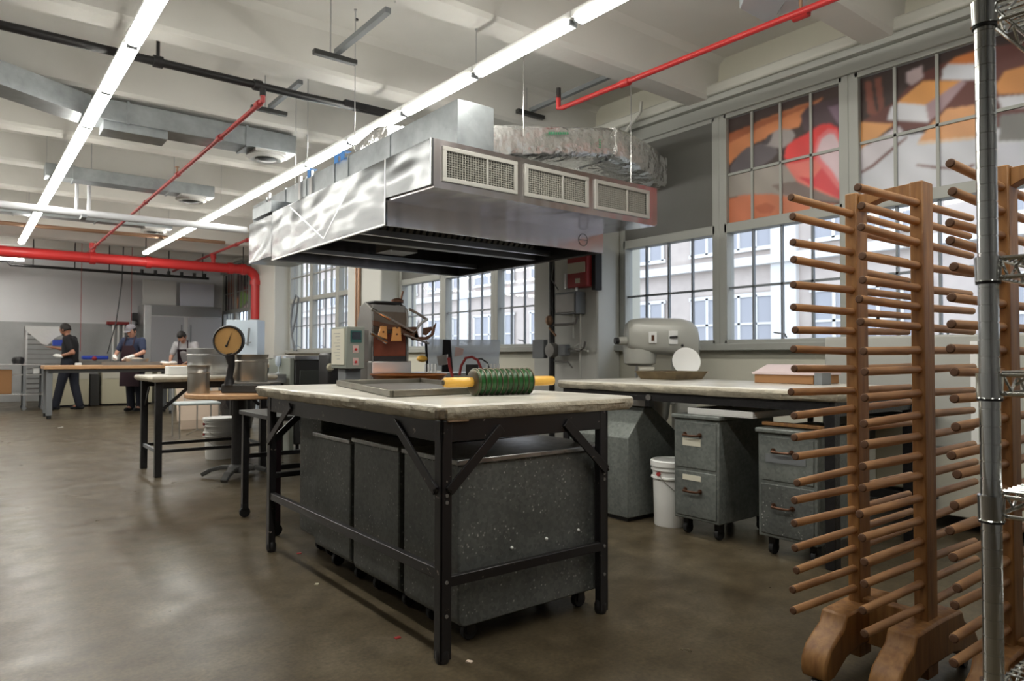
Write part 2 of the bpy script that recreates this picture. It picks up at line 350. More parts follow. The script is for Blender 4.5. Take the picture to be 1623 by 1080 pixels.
bays = [[(-3.05, -1.95), (-1.85, -.75), (-.65, .16)], [(1.50, 2.69), (2.79, 3.92), (4.02, 5.2)], [(6.4, 7.5), (7.60, 8.80), (8.90, 10.14)],
        [(11.56, 12.6), (12.70, 13.9), (14.0, 15.15)], [(16.9, 17.98), (18.08, 19.18), (19.28, 20.28)]]
wn = 0; wins = {}
for bi, bay in enumerate(bays):
    for wi, (a, c) in enumerate(bay):
        wn += 1
        root = bpy.data.objects.new('window_%d' % wn, None); COL.objects.link(root); root.location = (WX, (a+c)/2, 1.22); struct(root); wins[(bi, wi)] = root
        f = MB()
        g = .05
        for y0, y1 in ((a-g, a+.03), (c-.03, c+g)): f.box(WX-.03, WX+.09, y0, y1, 1.22, 3.40)
        f.box(WX-.03, WX+.09, a, c, 1.22, 1.26).box(WX-.03, WX+.09, a, c, 2.26, 2.35).box(WX-.03, WX+.09, a, c, 3.34, 3.40)
        f.build('frame', m_frame, root, bevel=.005)
        mu = MB(); w = (c-a)
        for q in (1, 2, 3):
            y = a + w*q/4
            mu.box(WX+.005, WX+.035, y-.009, y+.009, 1.26, 2.26)
        mu.box(WX+.005, WX+.035, a, c, 1.735, 1.755)
        mu.build('lower_muntins', m_munt, root)
        mu = MB()
        for q in (1, 2, 3):
            y = a + w*q/4
            mu.box(WX-.005, WX+.035, y-.011, y+.011, 2.35, 3.34)
        mu.box(WX-.005, WX+.035, a, c, 2.80, 2.822)
        mu.build('upper_muntins', m_frame, root)
        MB().box(WX+.04, WX+.046, a, c, 1.26, 2.26).box(WX+.04, WX+.046, a, c, 2.35, 3.34).build('glass_pane', m_glass, root, smooth=False)
        lat = MB().cyl((WX-.02, a+w*.45, 1.27), (WX-.05, a+w*.45, 1.30), .008).bar((WX-.05, a+w*.45, 1.30), (WX-.05, a+w*.45+.10, 1.315), .012, .012)
        lat.build('latch', m_munt, root)

# opaque upper panels
def panel(key, mats, name, label, cat, polys=None, zlo=2.35):
    a, c = bays[key[0]][key[1]]
    b = MB().box(WX-.028, WX-.008, a+.03, c-.03, zlo, 3.34)
    return tag(b.build(name, mats, org=(WX, (a+c)/2, zlo), smooth=False), label, cat)
panel((1, 2), m_dark, 'window_board', 'dark gray board filling the upper window where the foil duct goes out', 'board')
for i, lab in enumerate(('right', 'middle', 'left')):
    panel((2, i), m_dark, 'window_board', 'dark board in the upper %s window of the three behind the hood' % lab, 'board')

# printed food posters on the upper windows, each a flat print in the window plane
PC = {}
def flatm(rgb, nm=None):
    key = tuple(rgb)
    if key not in PC:
        lin = tuple(((v/255)/12.92 if v/255 <= .04045 else (((v/255)+.055)/1.055)**2.4) for v in rgb)
        PC[key] = mat('print_%d_%d_%d' % rgb, lin, 0.45, n=14, amt=0.07)
    return PC[key]
import numpy as np
m_print = mat('printed_film', (.5, .5, .5), .42)
_n = m_print.node_tree; _at = _n.nodes.new('ShaderNodeAttribute'); _at.attribute_name = 'print'; _n.links.new(_at.outputs['Color'], _n.nodes['Principled BSDF'].inputs['Base Color'])
def lin(c):
    c = np.asarray(c, float)/255; return np.where(c <= .04045, c/12.92, ((c+.055)/1.055)**2.4)
def poster(name, label, a, c, layers, conv, zlo=2.352, zhi=3.338, cell=.008, blur=3):
    ny, nz = int((c-a)/cell)+1, int((zhi-zlo)/cell)+1
    Y, Z = np.meshgrid(np.linspace(a, c, ny), np.linspace(zlo, zhi, nz), indexing='ij')
    img = np.zeros((ny, nz, 3)) + lin(layers[0][0])
    for rgb, pts in layers[1:]:
        P = [onX(*conv(*p), WX) for p in pts]; P = [(v.y, v.z) for v in P]
        ins = np.zeros(Y.shape, bool)
        for (y1, z1), (y2, z2) in zip(P, P[1:]+P[:1]):
            if abs(z2-z1) < 1e-9: continue
            cr = ((z1 > Z) != (z2 > Z)) & (Y < (y2-y1)*(Z-z1)/(z2-z1)+y1); ins ^= cr
        col = lin(rgb); w = .07*np.sin(Y*9+Z*5) + .05*np.sin(Y*23-Z*17)
        if rgb[0] > 195 and 110 < rgb[1] < 165 and rgb[2] < 115: w = w + .16*np.sin((Y+Z)*150)*np.sin((Y-Z)*150)   # cracker dimples, cocoa
        shade = (1+w)[..., None]*col
        img[ins] = shade[ins]
    for _ in range(blur):
        p_ = np.pad(img, ((1, 1), (1, 1), (0, 0)), 'edge'); img = (p_[:-2, 1:-1]+p_[2:, 1:-1]+p_[1:-1, :-2]+p_[1:-1, 2:]+2*p_[1:-1, 1:-1])/6
    b = MB(); X = WX+.0135
    V = [[b.bm.verts.new((X, Y[i, j], Z[i, j])) for j in range(nz)] for i in range(ny)]
    for i in range(ny-1):
        for j in range(nz-1): b.bm.faces.new((V[i][j], V[i][j+1], V[i+1][j+1], V[i+1][j]))
    b.box(X+.001, X+.004, a, c, zlo, zhi)
    o = b.build(name, m_print, org=(WX, (a+c)/2, zlo), smooth=False)
    at = o.data.color_attributes.new('print', 'FLOAT_COLOR', 'POINT')
    full = np.ones((len(o.data.vertices), 4), dtype=np.float32)*.5; full[:ny*nz, :3] = np.clip(img, 0, 1).reshape(-1, 3); full[:, 3] = 1
    at.data.foreach_set('color', full.ravel())
    return tag(o, label, 'poster')
c4 = lambda x, y: (1000+x*.345, 100+y*.345)
poster('food_poster', 'printed window poster of a shiny red heart with chocolate and cocoa', 2.80, 3.91, [
    ((62, 46, 42), None),
    ((208, 132, 86), [(430, 350), (590, 262), (780, 190), (880, 158), (790, 235), (770, 290), (650, 330), (560, 370), (470, 440), (430, 490)]),
    ((168, 96, 60), [(430, 330), (600, 262), (780, 195), (860, 165), (800, 205), (600, 290), (430, 375)]),
    ((78, 60, 66), [(775, 240), (800, 205), (850, 180), (990, 150), (990, 330), (900, 300), (830, 320), (790, 310)]),
    ((128, 104, 122), [(900, 200), (990, 180), (990, 300), (940, 270)]),
    ((98, 90, 94), [(450, 480), (490, 420), (530, 385), (600, 368), (660, 385), (672, 410), (640, 445), (560, 490), (450, 510)]),
    ((160, 152, 150), [(600, 372), (625, 330), (680, 300), (735, 305), (752, 330), (735, 360), (690, 392), (650, 385)]),
    ((70, 62, 66), [(600, 372), (625, 330), (650, 318), (640, 350), (625, 375)]),
    ((158, 150, 142), [(430, 520), (520, 490), (700, 465), (760, 520), (900, 590), (990, 620), (990, 640), (700, 620), (560, 600), (430, 620)]),
    ((124, 108, 102), [(640, 560), (760, 540), (900, 600), (980, 640), (820, 630), (700, 605)]),
    ((232, 120, 108), [(700, 460), (840, 440), (985, 470), (985, 640), (900, 605), (760, 545)]),
    ((226, 58, 58), [(705, 400), (715, 375), (745, 352), (800, 325), (835, 300), (870, 280), (910, 277), (945, 295), (972, 335), (990, 380), (990, 440), (840, 440), (720, 462), (700, 430)]),
    ((214, 60, 66), [(880, 470), (960, 560), (990, 560), (990, 640), (930, 610), (820, 560), (760, 520), (830, 530)]),
    ((228, 116, 120), [(835, 410), (855, 340), (900, 300), (940, 305), (975, 370), (988, 460), (985, 600), (940, 570), (905, 520), (850, 450)]),
    ((214, 190, 196), [(850, 405), (870, 350), (905, 322), (930, 325), (960, 380), (975, 460), (978, 560), (950, 545), (925, 500), (870, 440)]),
    ((202, 120, 86), [(430, 625), (520, 605), (640, 600), (720, 612), (820, 632), (990, 655), (990, 760), (430, 760)]),
    ((180, 98, 66), [(560, 660), (620, 640), (660, 660), (640, 690), (590, 690)]),
], c4)
cs = lambda x, y: (1203+x*.2593, y*.2593)
poster('food_poster', 'printed window poster of layered graham cracker and marshmallow squares', 1.52, 2.67, [
    ((52, 36, 32), None),
    ((98, 52, 46), [(600, 760), (700, 690), (830, 620), (960, 460), (1300, 300), (2000, 200), (2000, 800), (1100, 760), (870, 800)]),
    ((118, 66, 52), [(640, 500), (680, 490), (700, 640), (720, 700), (660, 700)]), ((118, 66, 52), [(700, 480), (740, 470), (760, 650), (730, 690)]),
    ((196, 176, 178), [(895, 440), (990, 400), (1000, 470), (930, 520), (900, 500)]),
    ((206, 208, 216), [(600, 900), (840, 830), (1080, 800), (1320, 850), (1900, 560), (2000, 1400), (600, 1400)]),
    ((205, 122, 62), [(1120, 410), (1200, 345), (1320, 310), (1420, 290), (1400, 385), (1150, 392)]),
    ((218, 220, 228), [(1110, 485), (1120, 420), (1150, 390), (1400, 385), (1400, 485)]),
    ((216, 152, 84), [(830, 632), (1000, 490), (1235, 490), (1010, 642)]),
    ((166, 140, 146), [(1010, 640), (1235, 488), (1265, 500), (1100, 690), (1030, 742)]),
    ((218, 219, 226), [(800, 655), (850, 626), (1012, 640), (1035, 745), (960, 742), (780, 730)]),
    ((216, 156, 98), [(600, 750), (640, 745), (825, 755), (720, 840), (600, 918)]),
    ((206, 200, 206), [(600, 922), (700, 860), (850, 768), (875, 800), (830, 870), (640, 1052), (600, 1052)]),
    ((216, 158, 108), [(1060, 745), (1140, 665), (1300, 640), (1420, 640), (1330, 835), (970, 862), (1020, 790)]),
    ((222, 196, 170), [(970, 862), (1330, 830), (1320, 850), (960, 885)]),
    ((216, 148, 84), [(1440, 520), (1500, 430), (1620, 400), (1800, 380), (1800, 560), (1460, 575)]),
    ((216, 217, 224), [(1450, 592), (1800, 560), (1800, 640), (1480, 662)]),
    ((118, 116, 114), [(1470, 700), (1900, 660), (1900, 850), (1460, 862)]),
    ((196, 198, 210), [(1440, 1080), (1460, 880), (1900, 850), (1560, 1080)]),
    ((106, 52, 44), [(950, 1000), (1080, 1015), (1240, 1022), (1310, 1000), (1320, 1012), (1240, 1038), (1080, 1030), (960, 1012)]),
    ((106, 52, 44), [(610, 1050), (680, 1010), (830, 880), (900, 830), (905, 840), (840, 895), (690, 1024), (615, 1062)]),
], cs)
c5 = lambda x, y: (340+x*.1296, 400+y*.1296)
FP = [((112, 96, 100), None), ((30, 26, 28), [(0, 250), (160, 250), (160, 850), (0, 850)]), ((150, 92, 72), [(150, 380), (250, 300), (250, 520), (160, 560)]),
      ((70, 36, 34), [(230, 280), (300, 280), (290, 540), (240, 540)]), ((214, 140, 90), [(220, 545), (290, 560), (270, 730), (230, 720)]),
      ((50, 44, 42), [(300, 250), (470, 250), (440, 420), (340, 440)]), ((150, 64, 62), [(340, 420), (500, 420), (500, 540), (350, 520)]),
      ((140, 176, 96), [(305, 480), (345, 470), (440, 545), (340, 660), (305, 690)]), ((214, 190, 196), [(480, 560), (500, 640), (330, 720), (320, 690)]),
      ((200, 196, 206), [(390, 380), (480, 260), (500, 300), (430, 430)])]
poster('food_poster', 'printed poster of colorful treats on the farthest window by the red drop pipe', 19.3, 20.26, FP, c5, cell=.02)
poster('food_poster', 'printed poster of green and pink treats crossed by the red drop pipe', 18.1, 19.16, FP, c5, cell=.02)
poster('food_poster', 'printed poster on the far window just right of the red drop pipe', 16.93, 17.96, [((150, 130, 132), None), ((44, 36, 38), [(575, 430), (615, 430), (615, 490), (575, 490)]), ((44, 36, 38), [(575, 560), (610, 560), (610, 600), (575, 600)]), ((190, 150, 120), [(570, 490), (640, 490), (640, 550), (570, 550)])], c5)

# ------------------------------------------------------------ the street side
b = MB().box(16.0, 16.6, -12, 46, -5, 14)
ob = thing('opposite_building', 'pale brick building across the street with white framed windows', 'building', (16, 10, -5))
w_ = b.build('wall', m_brick, ob, smooth=False)
nwin = 0
for zf in (-1.6, 1.15, 3.9, 6.6):
    for yi in range(14):
        y = -8 + yi*3.55
        fr = MB().box(15.93, 16.0, y, y+2.5, zf, zf+1.55)
        fo = MB()
        for q in range(6): fo.box(15.90, 15.95, y+q*.5-.04, y+q*.5+.04, zf, zf+1.55)
        fo.box(15.90, 15.95, y-.1, y+2.6, zf-.06, zf+.04).box(15.90, 15.95, y, y+2.5, zf+.78, zf+.84).box(15.90, 15.95, y-.1, y+2.6, zf+1.5, zf+1.6)
        if yi > 10 and zf > 4: continue
        wo = fo.build('window_frame', m_stone, ob, smooth=False)
        fr.build('pane', m_owin, wo, smooth=False)
for zf in (-2.0, .72, 3.45, 6.1):
    MB().box(15.75, 16.0, -12, 46, zf, zf+.22).build('ledge', m_stone, ob, smooth=False)
for y in (-4.75, 2.35, 9.45, 16.55, 23.65):
    MB().box(15.85, 16.0, y-.34, y+.34, -5, 14).build('pilaster', m_stone, ob, smooth=False)
struct(MB().box(5.95, 60, -40, 80, -5.2, -5).build('ground', m_ground, smooth=False))

# ------------------------------------------------------------ strip lights
def fixture():
    t = thing('strip_light', '', 'light', local=True)
    MB().box(-.045, .045, -.53, .53, .055, .10).build('housing', m_lightbody, t, bevel=.004)
    b = MB(); n = 8; pr = [(.052*math.cos(math.pi*i/n), -.040*math.sin(math.pi*i/n)+.055) for i in range(n+1)]
    b.prism([(x, -.492, z) for x, z in pr], (0, .984, 0)); b.build('diffuser', m_tube, t)
    MB().box(-.035, .035, -.512, -.497, .022, .07).build('end_cap', m_gbox, t)
    MB().box(-.035, .035, .497, .512, .022, .07).build('end_cap', m_gbox, t)
    return t
proto = fixture(); first = True
ORD = ['nearest', 'second', 'third', 'fourth', 'fifth', 'sixth', 'seventh', 'eighth', 'ninth', 'tenth', 'eleventh', 'twelfth', 'thirteenth', 'fourteenth', 'fifteenth', 'sixteenth', 'seventeenth', 'eighteenth']
def lightrow(p0, p1, ys, label, group):
    global first
    p0, p1 = Vector(p0), Vector(p1)
    for y in ys:
        f = (y-p0.y)/(p1.y-p0.y); p = p0.lerp(p1, f)
        t = proto if first else copy_tree(proto); first = False
        t.location = p; t.rotation_euler.z = -math.atan2(p1.x-p0.x, p1.y-p0.y)
        q = len(ys)-1-ys.index(y)
        t['label'] = label % ('farthest' if q == 0 else ORD[q]); t['group'] = group
ys2 = [2.65+1.065*i for i in range(-3, 13)]
lightrow((2.98, 3.18, 3.17), (2.82, 16.2, 3.17), ys2, 'lit strip light above the steel hood, %s in its row counted from the far end', 'strip lights above the hood')
ys1 = [4.74+1.065*i for i in range(-6, 11)]
lightrow((0.84, 5.26, 3.17), (0.73, 16.06, 3.17), ys1, 'lit strip light of the left ceiling row, %s counted from the far end', 'strip lights of the left row')
ys3 = [5.3+1.065*i for i in range(0, 12)]  # unseen outer row, added to brighten the back of the room
lightrow((-1.33, 5.3, 3.26), (-1.36, 18.5, 3.26), ys3, 'added fill strip light beyond the left edge, %s counted from the far end', 'added fill lights of the outer left row')
for i in range(5):
    c = copy_tree(proto); c.location = (.42-1.065*i, 18.7, 3.17); c.rotation_euler.z = math.pi/2
    c['label'] = 'lit strip light of the crosswise row near the far wall, %s from the right' % (['first'] + ORD[1:])[i]; c['group'] = 'strip lights of the crosswise far row'
# suspension wires of the light rows
def rod(x, y, z0, z1, label, grp=None, r=.004, m=None, name='hanging_rod'):
    b = MB().cyl((x, y, z0), (x, y, z1), r, seg=6).cyl((x, y, z1-.012), (x, y, z1), r*3, seg=8)
    return tag(b.build(name, m or m_steel, org=(x, y, z0)), label, 'rod', grp)
for p0x, ys, nm in ((2.93, ys2, 'row above the hood'), (.80, ys1, 'left row')):
    for y in [v for v in ys if v > 3][::3]:
        yy = y+.5
        top = SOF if any(q-.24 <= yy <= q for q in beams) else SLAB
        rod(p0x-(yy-5)*.012, yy, 3.265, top, 'thin rod holding up the strip light %s, %s counted from the camera' % (nm, ORD[[v for v in ys if v > 3][::3].index(y)]), 'rods of the strip light %s' % nm, r=.003)

# ------------------------------------------------------------ sprinkler pipes
def sprinkler(root, x, y, z, up=True):
    MB().cyl((x, y, z), (x, y, z+.07), .011, seg=8).lathe([(.0, .07), (.024, .072), (.026, .078), (0, .082)], (x, y, z), seg=12).build('sprinkler_head', m_brass, root)
def couple(b, p, ax, r, l=.07):
    p = Vector(p); ax = Vector(ax).normalized(); b.cyl(p-ax*l/2, p+ax*l/2, r, seg=14)
t = thing('sprinkler_pipe', 'thin red sprinkler branch running toward the far room over the open floor', 'pipe', (1.92, 9, 3.30))
b = MB().tube([(1.93, 5.93, 3.31), (1.93, 5.93, 3.265), (1.93, 6.0, 3.265), (1.92, 17.4, 3.265)], .021)
b.build('pipe_run', m_redd, t)
for y in (6.03, 7.2, 8.97, 10.9, 12.3, 13.9, 14.8, 15.6): b = MB(); couple(b, (1.925, y, 3.265), (0, 1, 0), .03, .09); b.build('coupling', m_redd, t)
MB().tube([(1.93, 5.93, 3.31), (1.93, 5.93, 3.37)], .026).build('black_nipple', m_black, t)
for y in (9.0, 12.6, 15.9): sprinkler(t, 1.925, y, 3.285)
t = thing('sprinkler_pipe', 'thin red sprinkler pipe ending in an elbow above the foil duct', 'pipe', (4.15, 3, 3.30))
MB().tube([(4.10, 4.60, 3.42), (4.10, 4.60, 3.31), (4.10, 4.55, 3.30), (4.22, -1.5, 3.30)], .022).build('pipe_run', m_red, t)
b = MB(); couple(b, (4.12, 3.82, 3.30), (.02, -1, 0), .031, .09); b.build('coupling', m_red, t)
b = MB(); couple(b, (4.17, 2.35, 3.30), (.02, -1, 0), .036, .10); b.build('coupling', m_red, t)
MB().cyl((4.10, 4.60, 3.40), (4.10, 4.60, 3.49), .022).build('black_nipple', m_black, t)
MB().cyl((4.17, 2.35, 3.33), (4.17, 2.35, 3.42), .012, seg=8).build('sprinkler_head', m_brass, t)
# the heavy main
MY = 16.3
t = thing('main_pipe', 'heavy red fire main crossing the far room and dropping beside the far window', 'pipe', (2.5, MY, 3.1))
zc = 3.08
pts = [(-2.5, MY, zc), (4.95, MY, zc)] + [(4.95+.24*math.sin(a), MY, zc-.24+.24*math.cos(a)) for a in (R(20), R(45), R(70), R(90))] + [(5.19, MY, 1.95)]
MB().tube(pts, .105, seg=18).build('pipe_run', m_red, t)
for x in (4.9, 4.62, 1.93, 2.95, .2): b = MB(); couple(b, (x, MY, zc), (1, 0, 0), .128, .10); b.build('coupling', m_red, t)
b = MB(); couple(b, (5.19, MY, zc-.29), (0, 0, 1), .135, .10); b.build('coupling', m_red, t)
for x in (1.93, 4.25):
    MB().cyl((x, MY, zc+.05), (x, MY, 3.38), .045).cyl((x, MY, 3.27), (x, MY, 3.38), .062).build('riser', m_red, t)
for x in (2.9, 4.9, 0.3):
    MB().cyl((x, MY, zc+.1), (x, MY, SLAB), .01, seg=6).cyl((x, MY, zc+.1), (x, MY, zc+.2), .02, seg=8).build('hanger', m_black, t)
t = thing('sprinkler_pipe', 'thin red sprinkler branch rising from the heavy main beside the hood', 'pipe', (4.25, 14, 3.38))
MB().tube([(4.25, 20.2, 3.36), (4.25, 16.3, 3.38), (4.25, 8.2, 3.36)], .026).build('pipe_run', m_redd, t)
for y in (16.3, 14.6, 13.9, 12.9): b = MB(); couple(b, (4.25, y, 3.37), (0, 1, 0), .04, .14); b.build('coupling', m_redd, t)
sprinkler(t, 4.25, 12.9, 3.39); sprinkler(t, 4.25, 18.6, 3.38)
# dark conduit along a beam, with clamps
t = thing('dark_pipe', 'thick black pipe crossing the ceiling under a beam', 'pipe', (0, 6.13, 3.49))
MB().tube([(-4.4, 6.14, 3.46), (2.35, 6.14, 3.47), (3.25, 6.12, 3.48)], .034, seg=12).build('pipe_run', m_black, t)
for x in (1.16, 1.95, -1.2, -3): b = MB(); couple(b, (x, 6.14, 3.47), (1, 0, 0), .048, .07); b.build('collar', m_black, t)
for x in (1.16, -1.2, -3): MB().box(x-.012, x+.012, 6.13, 6.15, 3.50, SLAB).build('hanger', m_black, t)
MB().box(2.75, 3.28, 6.09, 6.15, 3.455, 3.52).build('bracket', m_black, t)
# strut channels hung under the slab
def strut(x, y0, y1, z, xc, w, label):
    t = thing('strut_frame', label, 'bracket', (x, y0, z))
    MB().bar((x, y0, z+.02), (x, y1, z+.02), .045, .04).build('long_channel', m_gbox, t)
    b = MB().bar((xc-w/2, y0, z-.02), (xc+w/2, y0, z-.02), .05, .04); b.build('cross_channel', m_darkm, t, bevel=.003)
    MB().cyl((x-.05, y0, z), (x-.05, y0, SLAB), .006, seg=6).cyl((x, y1-.1, z+.03), (x, y1-.1, SLAB), .006, seg=6).build('hanger', m_steel, t)
strut(2.27, 5.2, 4.33, 3.50, 2.26, .36, 'steel strut with a dark cross piece hung from the ceiling left of the strip lights')
strut(2.36, 7.02, 6.2, 3.60, 2.35, .36, 'steel strut with a dark cross piece just behind the thick black pipe')
strut(4.6, 5.6, 4.45, 3.66, 4.6, .36, 'steel strut with a dark cross piece hung above the foil duct')
# hood suspension rods (long thin rods)
for x, y, z0, tp, w in ((2.26, 5.22, 2.8, 3.46, 'front left corner'), (2.62, 7.0, 2.83, SLAB, 'back left corner'), (2.45, 6.25, 2.83, SLAB, 'left side'), (4.55, 4.15, 2.55, SLAB, 'front right corner'), (3.42, 4.25, 2.84, SLAB, 'front middle')):
    rod(x if x != 2.26 else 2.44, y, z0 if x != 2.26 else 2.78, tp if x != 2.26 else SLAB, 'long thin rod running from the ceiling to the hood at its %s' % w, r=.004)

# ------------------------------------------------------------ ceiling ducts with round diffusers
def ceiling_duct(y, z0, z1, x0, x1, dep, label, sc=1.0, diffuse=True, pale=False):
    t = thing('air_duct', label, 'duct', (x0, y, z0))
    m = m_pipew if pale else m_duct
    MB().box(x0, x1, y-dep, y, z0, z1).build('duct_run', m, t, bevel=.006)
    x = x0+.3
    while x < x1-.1:
        MB().box(x-.012, x+.012, y-dep-.012, y+.012, z0-.012, z1+.01).build('seam_flange', m, t); x += 1.1*sc
    if diffuse:
        cx = x1-.28; cy_ = y-dep/2
        MB().box(cx-.16, cx+.16, cy_-.16, cy_+.16, z0-.03, z0).lathe([(.19, -.03), (.20, -.05), (.16, -.075), (.10, -.06), (.06, -.08), (0, -.08)], (cx, cy_, z0), seg=24).build('round_diffuser', m_lightbody, t)
        MB().lathe([(.11, -.066), (.10, -.072), (0, -.082)], (cx, cy_, z0-.004), seg=20).build('diffuser_throat', m_darkm, t)
    for xx in (x0+.5, x1-.5): MB().cyl((xx, y-dep/2, z1), (xx, y-dep/2, SLAB), .006, seg=6).build('hanger', m_steel, t)
    return t
d1 = ceiling_duct(7.72, 3.30, 3.50, .85, 2.78, .32, 'galvanised rectangular duct just past the thick black pipe, ending in a round diffuser')
MB().prism([(.85, 7.40, 3.50), (.85, 7.72, 3.50), (-.9, 5.6, 3.50), (-1.1, 5.85, 3.50)][::-1] and [(.85, 7.40, 3.3), (.85, 7.72, 3.3), (-1.0, 6.62, 3.3), (-.85, 6.32, 3.3)], (0, 0, .2)).build('angled_duct', m_duct, d1)
MB().box(.95, 1.5, 7.42, 7.70, 3.22, 3.30).build('lower_step', m_duct, d1)
d2 = ceiling_duct(10.5, 3.32, 3.48, .7, 2.68, .26, 'galvanised duct under the fourth beam, its diffuser end left of the hood light row')
ceiling_duct(13.35, 3.30, 3.43, .2, 2.75, .22, 'thin dull duct close to the far end of the ceiling, partly hidden by pipes')
t = thing('white_pipe', 'long white painted pipe crossing from the left to the hood duct', 'pipe', (0, 10.9, 3.02))
MB().tube([(-2.2, 11.0, 3.02), (1.06, 10.93, 3.02), (3.30, 10.83, 3.02)], .050, seg=14).build('pipe_run', m_pipew, t)
MB().cyl((1.10, 10.92, 3.05), (1.10, 10.92, SLAB), .022).build('hanger', m_pipew, t); MB().cyl((1.24, 10.92, 3.05), (1.24, 10.92, SLAB), .022).build('hanger', m_pipew, t)
MB().box(1.14, 1.20, 10.7, 10.95, 2.93, 2.97).build('clip', m_gbox, t)
t = MB().tube([(-1.1, 14.77, 3.37), (1.2, 14.66, 3.37), (4.0, 14.5, 3.37)], .036, seg=12).build('brown_pipe', m_brass, org=(1, 14.3, 3.3)); tag(t, 'brown pipe crossing just beyond the long white pipe', 'pipe')
t = thing('dark_pipe', 'black pipe with small clamps hung above the far refrigerator', 'pipe', (.6, 19, 3.12))
MB().tube([(-2.6, 19, 3.2), (.62, 19, 3.2), (.68, 19, 3.12), (4.85, 19, 3.10)], .035).build('pipe_run', m_black, t)
for x in (1.1, 1.9, 2.6, 3.9, 4.7): MB().cyl((x, 19, 3.1), (x, 19, SLAB), .012, seg=6).build('hanger', m_black, t)
b = MB()
for x in (3.3, 3.6, 3.9, 4.2, 4.5, 4.75): b.cyl((x, 19, 3.09), (x, 19, 3.22), .04, seg=8)
b.build('valves', m_black, t)
for x, y, c, l in ((1.95, 18.2, m_redd, 'thin red cord hanging from the ceiling above the standing worker in black'), (2.95, 18.2, m_redd, 'thin reddish cord hanging to the right of the black cord')):
    tag(MB().cyl((x, y, 1.2), (x, y, SLAB), .006, seg=6).build('ceiling_cord', c, org=(x, y, 1.2)), l, 'cord')
pts = [(2.75, 18, SLAB), (2.72, 18, 2.8), (2.62, 18, 1.9), (2.45, 18, 1.15)]
tag(MB().tube(pts, .012, seg=6).build('ceiling_cord', m_black, org=(2.45, 18, 1.15)), 'black power cord hanging slanted in front of the far wall', 'cord')
# slanted pale duct corner and a small galvanised elbow at top right of the frame
t = thing('air_duct', 'pale galvanised duct corner above the red pipe near the windows', 'duct', (4.2, 2.3, 3.5))
c0 = [onZ(*p, 3.42) for p in ((1172, 14), (1222, 41), (1252, -12), (1195, -50))]
MB().prism(c0, (0, 0, .22)).build('duct_body', mat('pale_duct', (.50, .55, .58), .4, .2), t, bevel=.006)
c0 = [onZ(*p, 3.46) for p in ((1232, 24), (1275, 14), (1290, -30), (1250, -20))]
MB().prism(c0, (0, 0, .18)).build('duct_branch', m_pipew, t, bevel=.006)

# ------------------------------------------------------------ the exhaust hood
HX0, HX1, HY0, HY1, HZ = 2.405, 4.68, 4.62, 7.06, 2.07
t = hood = thing('exhaust_hood', 'large stainless steel exhaust hood with three front grilles hanging over the kettles', 'hood', (3.5, 5.8, HZ))
zt = 2.56
b = MB()   # left side sheet: plain quad over lower hood and front box, thickness 2 cm
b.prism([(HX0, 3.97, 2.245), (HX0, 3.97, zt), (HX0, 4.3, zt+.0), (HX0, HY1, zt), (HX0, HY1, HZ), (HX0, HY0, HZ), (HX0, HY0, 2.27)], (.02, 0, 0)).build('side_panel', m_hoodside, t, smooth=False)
b = MB().prism([(HX1-.02, 3.97, 2.245), (HX1-.02, 3.97, zt), (HX1-.02, HY1, zt), (HX1-.02, HY1, HZ), (HX1-.02, HY0, HZ), (HX1-.02, HY0, 2.27)], (.02, 0, 0)); b.build('side_panel', m_hoodfront, t, smooth=False)
MB().box(HX0+.02, HX1-.02, HY0, HY0+.02, HZ, 2.27).build('front_panel', m_hoodfront, t, smooth=False)
MB().box(HX0+.02, HX1-.02, HY1-.02, HY1, HZ, zt).build('back_panel', m_steel, t, smooth=False)
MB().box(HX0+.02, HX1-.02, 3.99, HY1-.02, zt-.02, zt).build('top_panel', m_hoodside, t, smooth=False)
b = MB().prism([(HX0+.02, 3.97, 2.245), (HX0+.02, HY0, 2.27), (HX0+.02, HY0, 2.25), (HX0+.02, 3.97, 2.23)], (HX1-HX0-.04, 0, 0)); b.build('soffit_panel', m_hoodfront, t, smooth=False)
b = MB().box(HX0+.02, HX1-.02, 3.97, 3.99, 2.245, 2.30).box(HX0+.02, HX1-.02, 3.97, 3.99, 2.50, zt)
vx = [(2.51, 3.11), (3.22, 3.83), (3.94, 4.55)]
xs = [HX0+.02] + [q for v in vx for q in v] + [HX1-.02]
for i in range(0, len(xs), 2): b.box(xs[i], xs[i+1], 3.97, 3.99, 2.30, 2.50)
b.build('grille_face', m_hoodfront, t, smooth=False)
for x0, x1 in vx:
    g = MB().box(x0-.02, x1+.02, 3.955, 3.97, 2.30-.02, 2.31).box(x0-.02, x1+.02, 3.955, 3.97, 2.49, 2.50+.02).box(x0-.02, x0+.012, 3.955, 3.97, 2.31, 2.49).box(x1-.012, x1+.02, 3.955, 3.97, 2.31, 2.49).box((x0+x1)/2-.006+.05, (x0+x1)/2+.006+.05, 3.957, 3.975, 2.31, 2.49)
    vt = g.build('vent_grille', m_grille, t, bevel=.002)
    l = MB(); nx = 26
    for i in range(1, nx): xx = x0+.012+(x1-x0-.024)*i/nx; l.box(xx-.0025, xx+.0025, 3.965, 3.985, 2.31, 2.49)
    for i in range(1, 11): zz = 2.31+.18*i/11; l.box(x0+.012, x1-.012, 3.968, 3.982, zz-.0022, zz+.0022)
    l.build('vent_blades', m_blade, vt, smooth=False)
    MB().box(x0, x1, 4.02, 4.03, 2.30, 2.50).build('vent_backing', m_darkm, vt, smooth=False)
